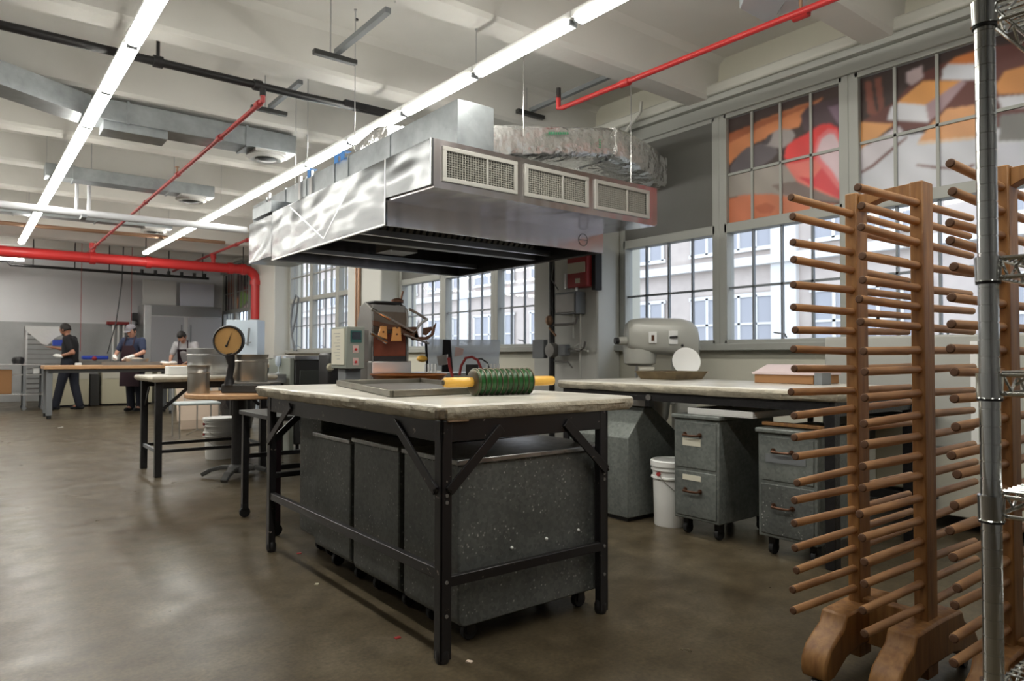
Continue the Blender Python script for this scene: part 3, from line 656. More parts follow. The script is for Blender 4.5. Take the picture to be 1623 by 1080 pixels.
# inside: slanted baffle filters, dark lining, troughs, lamps
FY0, FY1 = 5.60, 5.26
b = MB()
for k_ in range(30):
    x = HX0+.16 + k_*(HX1-HX0-.26)/30
    b.prism([(x, FY0, 2.14), (x+.038, FY0, 2.14), (x+.038, FY1, 2.52), (x, FY1, 2.52)], (0, -.022, -.020))
b.build('baffle_filters', m_filter, t, smooth=False)
MB().prism([(HX0+.1, FY0+.02, 2.14), (HX1-.06, FY0+.02, 2.14), (HX1-.06, FY1+.02, 2.53), (HX0+.1, FY1+.02, 2.53)], (0, .01, .01)).build('filter_backing', m_black, t, smooth=False)
b = MB().box(HX0+.1, HX1-.06, FY0-.05, FY0+.03, 2.10, 2.14).box(HX0+.1, HX1-.06, FY0-.06, FY0-.05, 2.10, 2.16); b.build('filter_rail', m_filter, t, smooth=False)
b = MB()
b.box(HX0+.022, HX0+.03, HY0+.03, HY1-.03, HZ+.01, 2.5).box(HX1-.03, HX1-.022, HY0+.03, HY1-.03, HZ+.01, 2.5).box(HX0+.03, HX1-.03, HY0+.03, HY1-.03, 2.525, 2.535)
b.build('dark_lining', m_black, t, smooth=False)
MB().box(HX0+.03, HX1-.03, HY1-.03, HY1-.022, HZ+.01, 2.5).build('back_lining', m_hoodfront, t, smooth=False)
b = MB().box(HX0-.003, HX0+.0, HY0-.006, HY0+.006, HZ, zt).box(HX0-.003, HX0, 3.968, 3.98, 2.25, zt).box(HX0-.003, HX0, HY0, HY1, HZ, HZ+.012)
for p_, q_ in (((HX0, 6.55, zt-.03), (HX0, 5.75, HZ+.05)), ((HX0, 5.25, zt-.1), (HX0, 5.75, HZ+.05))): b.bar(p_, q_, .012, .004, (1, 0, 0))  # bright diagonal reflections on the side sheet, modelled as thin raised bars
b.build('seam_trim_and_glints', m_steel, t)
b = MB()
for x_, z_, r_ in ((4.42, 2.17, .055),): b.tube(arc((x_, HY0-.002, z_), r_, 0, 2*math.pi, 24, (1, 0, 0), (0, 0, 1)), .003, seg=5).tube([(x_-.05, HY0-.002, z_), (x_+.05, HY0-.002, z_)], .002, seg=5)
b.build('round_emblem', m_mgray, t)
MB().box(HX0+.05, HX1-.05, HY1-.45, HY1-.40, 2.12, 2.16).build('drip_trough', m_steel, t)
MB().box(HX0+.05, HX1-.05, HY0+.70, HY0+.74, 2.12, 2.17).build('drip_trough', m_steel, t)
for x in (2.95, 3.85):
    MB().lathe([(.03, .10), (.06, .08), (.07, 0), (.06, -.07), (.02, -.10), (0, -.10)], (x, 5.75, 2.30), seg=18).cyl((x, 5.75, 2.38), (x, 5.75, 2.50), .03).build('hood_lamp', m_film, t)
MB().box(3.28, 3.6, 6.2, 6.5, 2.16, 2.28).build('grease_cup', m_mgray, t)
b = MB().cyl((4.42, HY0-.003, 2.10), (4.42, HY0, 2.10), .0).bm if False else None
# plenum on top
t2 = thing('supply_plenum', 'long galvanised plenum box sitting on top of the hood below the strip lights', 'duct', (3.0, 6.5, 2.56))
MB().box(2.70, 3.02, 4.10, 8.6, 2.565, 2.93).build('plenum_box', m_duct, t2, bevel=.004)
for y in (5.1, 5.9, 6.2, 6.9, 7.5, 8.1): MB().box(2.69, 3.03, y-.008, y+.008, 2.565, 2.94).build('seam_flange', m_duct, t2)
for y in (6.75, 7.05, 8.0): MB().box(2.68, 2.70, y-.03, y+.03, 2.60, 2.97).build('mounting_strap', m_steel, t2)
t3 = thing('hood_end_duct', 'stainless drop duct behind the left end of the hood', 'duct', (2.45, 7.5, 2.2))
MB().box(2.42, 2.9, 7.12, 7.85, 2.12, 2.555).build('duct_box', m_hoodside, t3, bevel=.004)
MB().box(2.44, 2.685, 7.2, 7.8, 2.6, 2.72).build('upper_collar', m_duct, t3, bevel=.004)
for y, z, w in ((5.98, 2.955, 'right one of the near pair'), (6.12, 2.955, 'left one of the near pair'), (6.78, 2.955, 'far one alone')):
    tag(MB().box(2.675, 2.68, y-.04, y+.04, z-.05, z+.03).box(2.675, 2.75, y-.04, y+.04, z+.03, z+.034).build('tape_piece', m_tape, org=(2.68, y, z)), 'blue tape piece on the plenum edge above the hood, %s' % w, 'tape')
# foil-wrapped duct going out through the dark panel
t4 = thing('foil_duct', 'crinkled foil wrapped air duct leading from the hood out through the dark board', 'duct', (4, 4.7, 2.9))
def loft(secs, name, m, par):
    """secs: list of (center, half_y_vec, half_z) rounded-rectangle sections"""
    b = MB(); rings = []
    for c, hv, hz in secs:
        c, hv = Vector(c), Vector(hv); ring = []
        for i in range(24):
            a = 2*math.pi*i/24; ca, sa = math.cos(a), math.sin(a)
            e = .38
            u = math.copysign(abs(ca)**e, ca); v = math.copysign(abs(sa)**e, sa)
            ring.append(b.bm.verts.new(c + hv*u + Vector((0, 0, hz*v)) + Vector((random.uniform(-.009, .009), random.uniform(-.009, .009), random.uniform(-.009, .009)))))
        rings.append(ring)
    for A, B in zip(rings, rings[1:]):
        for i in range(24): b.bm.faces.new((A[i], A[(i+1) % 24], B[(i+1) % 24], B[i]))
    b.bm.faces.new(rings[0][::-1]); b.bm.faces.new(rings[-1])
    return b.build(name, m, par)
secs = []
for i in range(25):
    f = i/24; secs.append(((3.10+1.6*f, 4.75+.02*f, 2.80+.30*f), (0, .30, 0), .145))
loft(secs, 'wrapped_duct', m_foil, t4)
secs = []
for i in range(13):
    f = i/12; secs.append(((4.70+.72*math.sin(f*1.5), 4.77+.10*(1-math.cos(f*1.5)), 3.10-.10*f), (-.02*f, .31-.03*f, 0), .155+.02*f))
secs.append(((5.60, 4.87, 2.99), (0, .28, 0), .17))
loft(secs, 'wrapped_elbow', m_foil, t4)
b = MB()
for i in range(9): b.box(3.84+.026*i, 3.855+.026*i, 4.430, 4.434, 2.985+.005*i, 3.005+.005*i)
for i in range(4): b.box(4.44, 4.46, 4.430, 4.434, 2.98+.022*i, 2.992+.022*i)
b.build('green_print', mat('green_print', (.05, .35, .16), .5), t4)
t5 = thing('foil_duct', 'small foil wrapped duct end peeking out behind the strip light above the plenum', 'duct', (3.05, 6.2, 2.9))
loft([((2.93, 5.3+.12*i, 3.035-.02*abs(i-2)), (.16, 0, 0), .09) for i in range(6)], 'wrapped_duct', m_foil, t5)

# ------------------------------------------------------------ wall services by the column
CY0 = 5.22
t = thing('fire_cabinet', 'red fire suppression cabinet with a pale label on the white column', 'cabinet', (5.05, 5.5, 1.8))
MB().box(5.08, 5.23, 5.26, 5.56, 1.84, 2.24).build('cabinet_body', m_redd, t, bevel=.01)
MB().box(5.15, 5.25, 5.20, 5.255, 1.80, 2.26).build('back_bracket', m_rubber, t, bevel=.004)
MB().box(5.068, 5.08, 5.28, 5.54, 1.99, 2.10).box(5.068, 5.08, 5.36, 5.42, 1.88, 1.93).build('pale_label', m_paper, t)
MB().cyl((5.12, 5.45, 1.86), (5.12, 5.45, 1.803), .018).cyl((5.12, 5.60, 2.0), (5.12, 5.60, 1.84), .03).build('pipe_stub', m_steel, t)
MB().tube([(5.1, 5.56, 2.2), (5.05, 5.74, 2.15), (5.04, 5.77, 1.95), (5.08, 5.70, 1.83)], .008, seg=6).build('cable', m_gbox, t)
t = thing('junction_box', 'gray square junction box on the white column under the red cabinet', 'box', (5.15, 5.6, 1.6))
MB().box(5.10, 5.24, 5.44, 5.78, 1.56, 1.80).build('box_body', m_gbox, t, bevel=.006)
MB().box(5.09, 5.10, 5.46, 5.76, 1.58, 1.78).build('cover', m_mgray, t, bevel=.003)
MB().tube([(5.17, 5.56, 1.56), (5.17, 5.56, 1.30)], .014).tube([(5.2, 5.48, 1.56), (5.2, 5.48, 1.0), (5.2, 5.48, .1)], .011).tube([(5.2, 5.48, 1.24), (5.2, 5.62, 1.2), (5.2, 5.36, 1.16)], .012).build('conduit', m_wall, t)
t = thing('gas_pipe', 'black vertical gas pipe with regulators standing left of the white column', 'pipe', (5.1, 5.85, 0))
MB().cyl((5.1, 5.83, 0.0), (5.1, 5.83, 2.30), .034).build('standpipe', m_black, t)
MB().tube([(5.1, 5.83, 1.45), (5.12, 5.6, 1.45), (5.14, 5.5, 1.46), (5.14, 5.46, 1.52)], .015).tube([(5.1, 5.83, 1.18), (5.14, 5.42, 1.17), (5.14, 5.36, 1.20), (5.14, 5.34, 1.26)], .014).tube([(5.1, 5.83, 1.05), (5.15, 5.62, 1.04), (5.15, 5.55, .98)], .010).build('branch_pipe', m_mgray, t)
MB().lathe([(0, -.05), (.075, -.045), (.085, 0), (.075, .045), (0, .05)], (5.08, 5.80, 1.17), axis='X', seg=20).build('regulator', m_mgray, t)
MB().box(5.04, 5.10, 5.90, 6.10, 1.08, 1.29).build('valve_box', m_gbox, t, bevel=.006)
MB().box(5.07, 5.15, 5.58, 5.70, 1.11, 1.23).build('meter_block', m_gbox, t, bevel=.01)
MB().ball((5.06, 5.83, 1.50), .045, (1, 1, 1.3)).cyl((5.06, 5.83, 1.42), (5.06, 5.72, 1.33), .012).build('brass_valve', m_brass, t)
for x, y in ((5.50, 6.42),): pass
t = MB().tube([(5.22, 10.95, 0), (5.22, 10.95, 3.5)], .03).tube([(5.22, 11.07, 0), (5.22, 11.07, 3.5)], .018).build('brown_pipe', m_brass, org=(5.22, 11, 0)); tag(t, 'pair of brown pipes rising against the second white column behind the hood', 'pipe')
# pipes above the foil duct at the window wall
t = MB().tube([(5.45, 5.75, 3.9), (5.45, 5.7, 2.9)], .028).tube([(5.36, 4.75, 3.7), (5.36, 4.76, 3.6), (5.45, 5.2, 3.36), (5.45, 5.26, 3.25)], .018).build('wall_conduit', m_trim, org=(5.4, 5.4, 3)); tag(t, 'cream conduit with an offset bend above the foil duct by the windows', 'conduit')

# ------------------------------------------------------------ near marble table
t = thing('work_table', 'near marble topped work table with chipped black steel frame, bins stored under it', 'table', (1.8, 3.1, 0))
def slab(x0, x1, y0, y1, z0, z1, par, seed, wob=.008):
    rnd = random.Random(seed); b = MB()
    per = []
    for (ax, ay), (bx, by) in (((x0, y0), (x1, y0)), ((x1, y0), (x1, y1)), ((x1, y1), (x0, y1)), ((x0, y1), (x0, y0))):
        L = math.hypot(bx-ax, by-ay); n = max(6, int(L/.07))
        for i in range(n):
            f = i/n; per.append((ax+(bx-ax)*f, ay+(by-ay)*f))
    cx, cy_ = (x0+x1)/2, (y0+y1)/2; n = len(per); rings = []
    for z, ins, w in ((z1, .012, .0), (z1-.008, .003, .002), (z1-.025, 0, wob*.5), ((z0+z1)/2, .0, wob), (z0+.012, .004, wob), (z0, .014, wob)):
        ring = []
        for i, (x, y) in enumerate(per):
            j = rnd.uniform(0, w) + ins
            # round the corners
            dx = j if x > cx else -j; dy = j if y > cy_ else -j
            ex = min(abs(x-x0), abs(x-x1)); ey = min(abs(y-y0), abs(y-y1))
            px = x - (dx if ex < .02 else 0) ; py = y - (dy if ey < .02 else 0)
            if ex < .02 and ey < .02: px -= math.copysign(.008, x-cx); py -= math.copysign(.008, y-cy_)
            ring.append(b.bm.verts.new((px, py, z + (rnd.uniform(-w, w)*.4 if z < z1-.03 else 0))))
        rings.append(ring)
    b.use(0); b._fin([b.bm.faces.new(rings[0])])
    for q, (A, B) in enumerate(zip(rings, rings[1:])):
        b.use(0 if q < 1 else 1)
        b._fin([b.bm.faces.new((A[i], B[i], B[(i+1) % n], A[(i+1) % n])) for i in range(n)])
    b.use(1); b._fin([b.bm.faces.new(rings[-1][::-1])])
    return b.build('marble_slab', [m_marble, m_medge], par)
slab(1.315, 2.345, 2.105, 4.16, .868, .925, t, 3)
MB().box(1.312, 1.35, 2.102, 2.14, .875, .912).build('stained_corner_chip', m_rust, t, bevel=.006)
MB().box(1.36, 1.45, 2.117, 2.145, .862, .868).build('wood_shim', mat('dull_wood_shim', (.22, .14, .08), .8), t, bevel=.002)
TX0, TX1, TY0, TY1 = 1.335, 2.18, 2.125, 3.97
LEGW = .046
def angle_leg(b, x, y, sx, sy, z1=.79, z0=.012):
    # L-section angle iron
    b.box(x, x+sx*LEGW, y, y+sy*.007, z0, z1).box(x, x+sx*.007, y, y+sy*LEGW, z0, z1)
for x, y, sx, sy in ((TX0, TY0, 1, 1), (TX1, TY0, -1, 1), (TX0, TY1, 1, -1), (TX1, TY1, -1, -1)):
    b = MB(); angle_leg(b, x, y, sx, sy, .868)
    b.box(x+sx*.008, x+sx*.04, y+sy*.008, y+sy*.04, .03, .868)
    lg = b.build('leg', m_chip, t, bevel=.002)
    MB().lathe([(0, 0), (.022, 0), (.027, .012), (.027, .04), (.02, .055), (0, .06)], (x+sx*.023, y+sy*.023, 0), seg=16).build('leg_foot', m_black, lg)
    b = MB()
    for z in (.60, .575, .29, .17): b.cyl((x+sx*.024, y-sy*.004, z), (x+sx*.024, y, z), .007, seg=8)
    b.build('bolt_heads', m_mgray, lg)
for x in (TX0+.004, TX1-.012):
    MB().box(x, x+.008, TY0, TY1, .79, .868).build('apron', m_chip, t, bevel=.002)
    MB().box(x, x+.03, TY0+.05, TY1-.05, .295, .335).build('stretcher', m_chip, t, bevel=.003)
for y in (TY0+.002, TY1-.010):
    MB().box(TX0, TX1, y, y+.008, .79, .868).build('apron', m_chip, t, bevel=.002)
MB().box(TX0+.04, TX1-.04, TY0, TY0+.025, .270, .308).build('stretcher', m_chip, t, bevel=.003)
MB().box(TX0+.04, TX1-.04, TY1-.03, TY1-.005, .41, .44).build('stretcher', m_chip, t, bevel=.003)
def brace(p0, p1, up, w=.036, th=.010):
    MB().bar(p0, p1, th, w, up).cyl(Vector(p0)-Vector((0, 0, 0)), Vector(p0)+Vector((.001, .001, .001)), .012, seg=8).build('corner_brace', m_chip, t, bevel=.002)
brace((1.365, 2.118, .615), (1.60, 2.118, .83), (0, 0, 1)); brace((2.165, 2.118, .615), (1.93, 2.118, .83), (0, 0, 1))
brace((1.330, 2.155, .615), (1.330, 2.47, .84), (0, 0, 1)); brace((1.330, 3.945, .615), (1.330, 3.60, .84), (0, 0, 1))
brace((2.175, 2.155, .615), (2.175, 2.47, .84), (0, 0, 1)); brace((2.175, 3.945, .615), (2.175, 3.60, .84), (0, 0, 1))
brace((1.365, 3.965, .615), (1.60, 3.965, .83), (0, 0, 1)); brace((2.165, 3.965, .615), (1.93, 3.965, .83), (0, 0, 1))

# galvanised bins on casters under it
def rolling_bin(x0, x1, y0, y1, z0, z1, label, grp, boltx=True):
    t = thing('rolling_bin', label, 'bin', ((x0+x1)/2, (y0+y1)/2, 0), grp)
    b = MB(); r = .035; pts = []
    for cx, cz, a0 in ((x1-r, z1-.001, 90), ):
        pass
    prof = [(x0, z1-.02), (x0, z0+r)] + [(x0+r-r*math.cos(R(a)), z0+r-r*math.sin(R(a))) for a in (30, 60, 90)] + [(x1-r+r*math.sin(R(a)), z0+r-r*math.cos(R(a))) for a in (30, 60, 90)] + [(x1, z1-.02)]
    b.prism([(x, y0, z) for x, z in prof], (0, y1-y0, 0)).build('bin_body', m_bin, t, bevel=.006)
    MB().box(x0-.012, x1+.012, y0-.012, y1+.006, z1-.022, z1).build('lid', m_lid, t, bevel=.005)
    for x, y in ((x0+.1, y0+.08), (x1-.08, y0+.08), (x0+.1, y1-.08), (x1-.08, y1-.08)):
        c = MB(); c.box(x-.03, x+.03, y-.025, y+.025, z0-.012, z0).box(x-.02, x+.02, y-.021, y-.016, .03, z0-.01).box(x-.02, x+.02, y+.016, y+.021, .03, z0-.01)
        ca = c.build('caster', m_black, t)
        MB().cyl((x, y-.014, .033), (x, y+.014, .033), .033, seg=18).build('wheel', m_rubber, ca, bevel=.004)
    if boltx:
        b = MB()
        for xx, zz in ((1.66, .34), (1.82, .375), (2.02, .40)): b.lathe([(0, .006), (.006, .004), (.007, 0)], (xx, y0, zz), axis='Y', seg=10)
        for xx, zz in ((1.70, .345), (1.88, .352), (2.06, .36)): MB().ball((xx, y0-.002, zz), .007, seg=8).build('rivet', m_white, t)
    return t
G = 'rolling bins under the near table'
rolling_bin(1.45, 2.215, 2.185, 2.60, .085, .715, 'galvanised rolling bin nearest the camera under the marble table, speckled with white', G)
rolling_bin(1.45, 2.215, 2.645, 3.085, .09, .715, 'galvanised rolling bin in the middle of three under the marble table', G, False)
rolling_bin(1.45, 2.10, 3.125, 3.56, .10, .70, 'third galvanised rolling bin from the camera under the marble table', G, False)
rolling_bin(1.50, 2.10, 3.60, 3.90, .10, .785, 'taller dark bin at the far end under the marble table', G, False)
tag(MB().box(1.62, 1.95, 2.95, 3.5, .718, .745).build("flat_tray", m_darkm, org=(1.8, 3.2, .718), bevel=.004), "dark flat tray lying on the bin lids under the marble table", "tray")
# small rolling stand behind the table's far end
t = thing('rolling_stand', 'low black rolling stand just past the far end of the marble table', 'stand', (1.7, 4.5, 0))
MB().box(1.47, 2.1, 4.25, 4.95, .70, .73).build('stand_top', m_darkm, t, bevel=.004)
for x, y in ((1.50, 4.28), (1.50, 4.90), (2.07, 4.28), (2.07, 4.90)):
    l = MB().box(x-.02, x+.02, y-.02, y+.02, .09, .70).build('leg', m_apron if x < 1.6 and y < 4.5 else m_black, t, bevel=.002)
    MB().cyl((x, y-.012, .035), (x, y+.012, .035), .035, seg=16).box(x-.02, x+.02, y-.02, y+.02, .06, .09).build('caster', m_rubber, l)
MB().box(1.5, 2.07, 4.27, 4.29, .40, .43).box(1.5, 2.07, 4.89, 4.91, .40, .43).build('stand_rails', m_black, t)

# steel bar tray on the marble
t = thing('baking_tray', 'flat steel rimmed tray lying on the marble beside the green roller', 'tray', (1.9, 3.3, .925))
b = MB()
a0, a3, a1 = onZ(622, 625, .94).xy, onZ(536, 607.5, .94).xy, onZ(744, 620, .94).xy
a1 = a0 + (a1-a0).normalized()*.60
A = [tuple(a0), tuple(a1), tuple(a3+(a1-a0)), tuple(a3)]
b.prism([(x, y, .926) for x, y in A], (0, 0, .004)).build('tray_base', m_mgray, t)
e = MB()
for i in range(4):
    p, q = A[i], A[(i+1) % 4]; e.bar((p[0], p[1], .942), (q[0], q[1], .942), .022, .030)
e.build('tray_rim', mat('worn_tray_steel', (.20, .185, .15), .4, .7, n=8, amt=.2), t, bevel=.003)
q0, q1 = a0.lerp(a3, .25), (a0.lerp(a3, .25)+(a1-a0)*.98)
MB().bar((*q0, .936), (*q1, .936), .018, .012).build('cross_rib', m_mgray, t, bevel=.002)

# green ridged roller with yellow handles
p0 = onZ(703, 607, .986); p1 = onZ(877, 603.5, .986); d = (p1-p0); L = d.length; d.normalize(); KL = L/.624
fr = Matrix((d.cross(Vector((0, 0, 1))), d.cross(d.cross(Vector((0, 0, 1)))), d*KL)).transposed()
t = thing('ridged_roller', 'green ridged candy roller with yellow handles lying on the marble', 'roller', (p0.x, p0.y, .925))
prof = [(0, .155), (.050, .155), (.060, .158)]
n = 10; s0, s1 = .165, .165+.30
rimprof = []
for i in range(n):
    a = s0 + (s1-s0)*i/n; w = (s1-s0)/n
    prof += [(.060, a), (.0555, a+w*.18), (.0505, a+w*.5), (.0555, a+w*.82), (.060, a+w)]
    rimprof.append(a)
prof += [(.052, s1+.006), (0, s1+.006)]
MB().lathe(prof, p0, frame=fr, seg=40).build('roller_body', m_green, t)
b = MB()
for i in range(n+1):
    a = s0 + (s1-s0)*i/n; b.lathe([(.0585, a-.0035), (.0625, a-.002), (.0625, a+.002), (.0585, a+.0035)], p0, frame=fr, seg=40)
b.lathe([(0, .150), (.046, .150), (.056, .154), (.061, .162)], p0, frame=fr, seg=40)
b.build('bronze_ridges', m_rim, t)
for a, c in ((.0, .152), (s1+.004, s1+.155)):
    MB().lathe([(0, a), (.016, a), (.021, a+.008), (.023, a+.05), (.023, c-.03), (.021, c), (0, c)], p0, frame=fr, seg=12).build('handle', m_yellow, t)
MB().lathe([(0, -.004), (.011, -.004), (.012, .002)], p0, frame=fr, seg=12).build('axle_end', m_rim, t)

# ------------------------------------------------------------ second marble table by the windows
t = thing('work_table', 'long marble topped work table by the windows with a black frame', 'table', (4.0, 2.85, 0))
slab(3.475, 4.55, 1.77, 3.93, .868, .925, t, 9, .006)
for x, y in ((3.54, 1.84), (4.45, 1.84), (3.54, 3.86), (4.45, 3.86)):
    MB().box(x-.028, x+.028, y-.028, y+.028, 0, .868).build('leg', m_black, t, bevel=.003)
MB().box(3.51, 3.52, 1.84, 3.86, .812, .868).build('apron', m_black, t); MB().box(4.47, 4.48, 1.84, 3.86, .775, .868).build('apron', m_black, t)
MB().box(3.52, 4.47, 1.82, 1.83, .79, .868).build('apron', m_black, t); MB().box(3.52, 4.47, 3.87, 3.88, .79, .868).build('apron', m_black, t)
MB().bar((3.54, 3.83, .60), (3.54, 3.55, .80), .01, .035, (0, 0, 1)).build('corner_brace', m_black, t)
MB().cyl((3.50, 3.05, .835), (3.51, 3.05, .835), .02, seg=14).build('round_fitting', m_mgray, t)

# galvanised drawer cabinets
def drawer_cab(y0, y1, z1, label, tags):
    t = thing('drawer_cabinet', label, 'cabinet', (3.8, (y0+y1)/2, 0), 'galvanised drawer cabinets')
    x0, x1 = 3.50, 4.08
    MB().box(x0, x1, y0, y1, .105, z1-.025).build('cabinet_body', m_bin2, t, bevel=.006)
    MB().box(x0-.016, x1, y0-.012, y1+.012, z1-.025, z1).build('top_lip', m_bin2, t, bevel=.006)
    for j, (a, c) in enumerate(((.42, z1-.045), (.125, .40))):
        dr = MB().box(x0-.006, x0, y0+.018, y1-.018, a, c).build('drawer_front', m_bin2 if j == 0 else (m_bin2 if tags else m_bin), t, bevel=.003)
        yc = (y0+y1)/2+.02; hz = (c-.075) if j == 0 else (.285)
        MB().tube([(x0-.008, yc-.055, hz), (x0-.035, yc-.05, hz-.004), (x0-.038, yc, hz-.006), (x0-.035, yc+.05, hz-.004), (x0-.008, yc+.055, hz)], .007, seg=8).cyl((x0-.012, yc-.055, hz), (x0-.005, yc-.055, hz), .014, seg=10).cyl((x0-.012, yc+.055, hz), (x0-.005, yc+.055, hz), .014, seg=10).build('handle', m_bronze, dr)
        if tags:
            zz = .555 if j == 0 else .345
            MB().box(x0-.009, x0-.006, yc-.06, yc+.075, zz, zz+(.045 if j == 0 else .032)).build('label_card', m_paper, dr)
        else:
            if j == 0: MB().box(x0-.009, x0-.006, y0+.06, y1-.05, .52, .565).build('label_slot', m_gbox, dr)
    for x in (x0+.07, x1-.07):
        for y in (y0+.05, y1-.05):
            MB().box(x-.02, x+.02, y-.02, y+.02, .05, .105).cyl((x, y-.012, .035), (x, y+.012, .035), .035, seg=14).build('caster', m_rubber, t)
    return t
drawer_cab(2.505, 2.835, .745, 'galvanised two drawer cabinet with cream label cards under the window table', True)
drawer_cab(1.90, 2.245, .705, 'galvanised two drawer cabinet without cards, right of the bucket and its neighbor', False)
t = thing('storage_tray', 'white plastic tray lying across the tops of the drawer cabinets', 'tray', (3.9, 2.6, .745))
MB().box(3.535, 4.0, 2.30, 2.76, .746, .752).box(3.535, 3.545, 2.30, 2.76, .752, .785).box(3.99, 4.0, 2.30, 2.76, .752, .785).box(3.545, 3.99, 2.30, 2.31, .752, .785).box(3.545, 3.99, 2.75, 2.76, .752, .785).build('tray_body', m_white, t, bevel=.004)
tag(MB().bar((3.60, 1.90, .722), (3.60, 2.27, .722), .05, .02).build('wooden_paddle', m_wood, org=(3.64, 2.1, .72), bevel=.004), 'brown wooden paddle lying on the second drawer cabinet', 'paddle')
# slant-top galvanised hopper
t = thing('ingredient_bin', 'galvanised bin with a slanted lid under the far end of the window table', 'bin', (3.7, 3.4, 0))
y0, y1 = 3.18, 3.75
MB().prism([(3.45, y0, .03), (3.45, y0, .56), (3.62, y0, .755), (3.70, y0, .755), (4.05, y0, .50), (4.05, y0, .03)], (0, y1-y0, 0)).build('bin_body', m_bin2, t, bevel=.006)
MB().box(3.48, 4.02, y0+.03, y1-.03, 0, .03).build('plinth', m_black, t)
MB().tube([(3.50, 3.42, .64), (3.485, 3.45, .66), (3.485, 3.55, .66), (3.50, 3.58, .64)], .007, seg=6).build('lid_handle', m_mgray, t)
def bucket(x, y, z, label, r=.145, h=.37, lidded=True, grp=None, m=None):
    m = m or m_white
    t = thing('plastic_bucket', label, 'bucket', (x, y, z), grp)
    pr = [(0, .0), (r*.88, 0), (r*.90, .01), (r*.955, h*.72), (r*1.06, h*.725), (r*1.06, h*.75), (r*.965, h*.755), (r*.975, h*.84), (r*1.06, h*.845), (r*1.06, h*.87), (r*.98, h*.875), (r, h*.95)]
    if not lidded: pr += [(r*.96, h*.95), (r*.86, .03), (0, .03)]
    else: pr += [(0, h*.95)]
    MB().lathe(pr, (x, y, z), seg=32).build('bucket_body', m, t)
    if lidded: MB().lathe([(r*1.02, h*.90), (r*1.09, h*.91), (r*1.09, h*.985), (r*1.03, h), (r*.9, h), (r*.88, h*.985), (0, h*.985)], (x, y, z), seg=32).build('lid', m, t)
    MB().tube([(x-r*1.05, y, z+h*.8)] + [(x-r*1.07*math.cos(a), y-r*1.12*math.sin(a), z+h*.8-.14*math.sin(a)) for a in (R(20), R(50), R(90), R(130), R(160))] + [(x+r*1.05, y, z+h*.8)], .0025, seg=5).build('wire_handle', m_mgray, t)
    MB().cyl((x-r*1.08, y-.0, z+h*.8), (x-r*.98, y, z+h*.8), .014, seg=8).build('handle_boss', m_redd, t)
    return t
bucket(3.66, 2.99, 0, 'white lidded plastic bucket on the floor beside the carded drawer cabinet', .125, .425)

# things on the window table
t = thing('baking_pan', 'old brown baking pan standing on the window table in front of the mixer', 'pan', (4.3, 3.45, .925))
xA, xB, yA, yB = 4.12, 4.50, 3.32, 3.72
b = MB(); n4 = [(xA+.03, yA+.03), (xB-.03, yA+.03), (xB-.03, yB-.03), (xA+.03, yB-.03)]; o4 = [(xA, yA), (xB, yA), (xB, yB), (xA, yB)]
for i in range(4):
    j = (i+1) % 4
    b.poly([(*n4[i], .927), (*n4[j], .927), (*o4[j], .985), (*o4[i], .985)]).poly([(n4[i][0]*.98+4.31*.02, n4[i][1]*.98+3.52*.02, .931), (o4[i][0]*.97+4.31*.03, o4[i][1]*.97+3.52*.03, .985), (o4[j][0]*.97+4.31*.03, o4[j][1]*.97+3.52*.03, .985), (n4[j][0]*.98+4.31*.02, n4[j][1]*.98+3.52*.02, .931)])
    b.bar((*o4[i], .985), (*o4[j], .985), .01, .007)
b.poly([(x, y, .927) for x, y in n4]).build('pan_body', mat('brown_pan', (.17, .125, .07), .45, .5, n=9, amt=.3), t)
t = thing('paper_box', 'low wooden box holding white papers near the peg racks', 'box', (4.35, 2.55, .925))
MB().box(4.20, 4.52, 2.30, 2.72, .926, .985).build('box_body', m_card, t, bevel=.004)
MB().box(4.19, 4.53, 2.29, 2.73, .985, 1.0).prism([(4.2, 2.3, 1.0), (4.52, 2.3, 1.0), (4.52, 2.3, 1.04), (4.36, 2.3, 1.05)], (0, .42, 0)).build('papers', mat('pale_pink_paper', (.66, .54, .54), .6), t)
MB().box(4.19, 4.3, 2.24, 2.29, .926, 1.0).build('end_clip', m_gbox, t)
tag(MB().lathe([(0, 0), (.09, 0), (.11, .012), (.115, .02), (.105, .02), (.085, .012), (0, .01)], (4.62, 3.62, 1.06), frame=(Euler((R(75), 0, R(-40))).to_matrix()), seg=30).build('round_white_lid', m_white, org=(4.62, 3.62, .93)), 'round white lid propped upright at the mixer behind the brown pan', 'lid')

# planetary mixer standing behind the table
mx, my = 4.92, 4.12
t = thing('floor_mixer', 'large pale gray floor standing mixer behind the window table', 'mixer', (mx, my, 0))
m_mix = mat('mixer_enamel', (.46, .46, .42), .3, .1, n=2, amt=.04)
A = rt0; Bk = fw0
def mp(u, w, z): return Vector((mx, my, z)) + A*u + Bk*w
def sect(u, hw, z0, z1, n=20):
    e = .55; out = []
    for i in range(n):
        a = 2*math.pi*i/n; ca, sa = math.cos(a), math.sin(a)
        out.append(mp(u, hw*math.copysign(abs(ca)**e, ca), (z0+z1)/2+(z1-z0)/2*math.copysign(abs(sa)**e, sa)))
    return out
b = MB(); rings = []
for u, hw, z0, z1 in ((-.33, .10, 1.22, 1.36), (-.32, .14, 1.17, 1.40), (-.28, .165, 1.15, 1.435), (-.18, .17, 1.12, 1.45), (0, .17, 1.12, 1.45), (.15, .17, 1.10, 1.445), (.24, .165, 1.08, 1.42), (.29, .15, 1.07, 1.37), (.31, .11, 1.10, 1.30)):
    rings.append([b.bm.verts.new(p) for p in sect(u, hw, z0, z1)])
for P_, Q_ in zip(rings, rings[1:]):
    for i in range(20): b.bm.faces.new((P_[i], P_[(i+1) % 20], Q_[(i+1) % 20], Q_[i]))
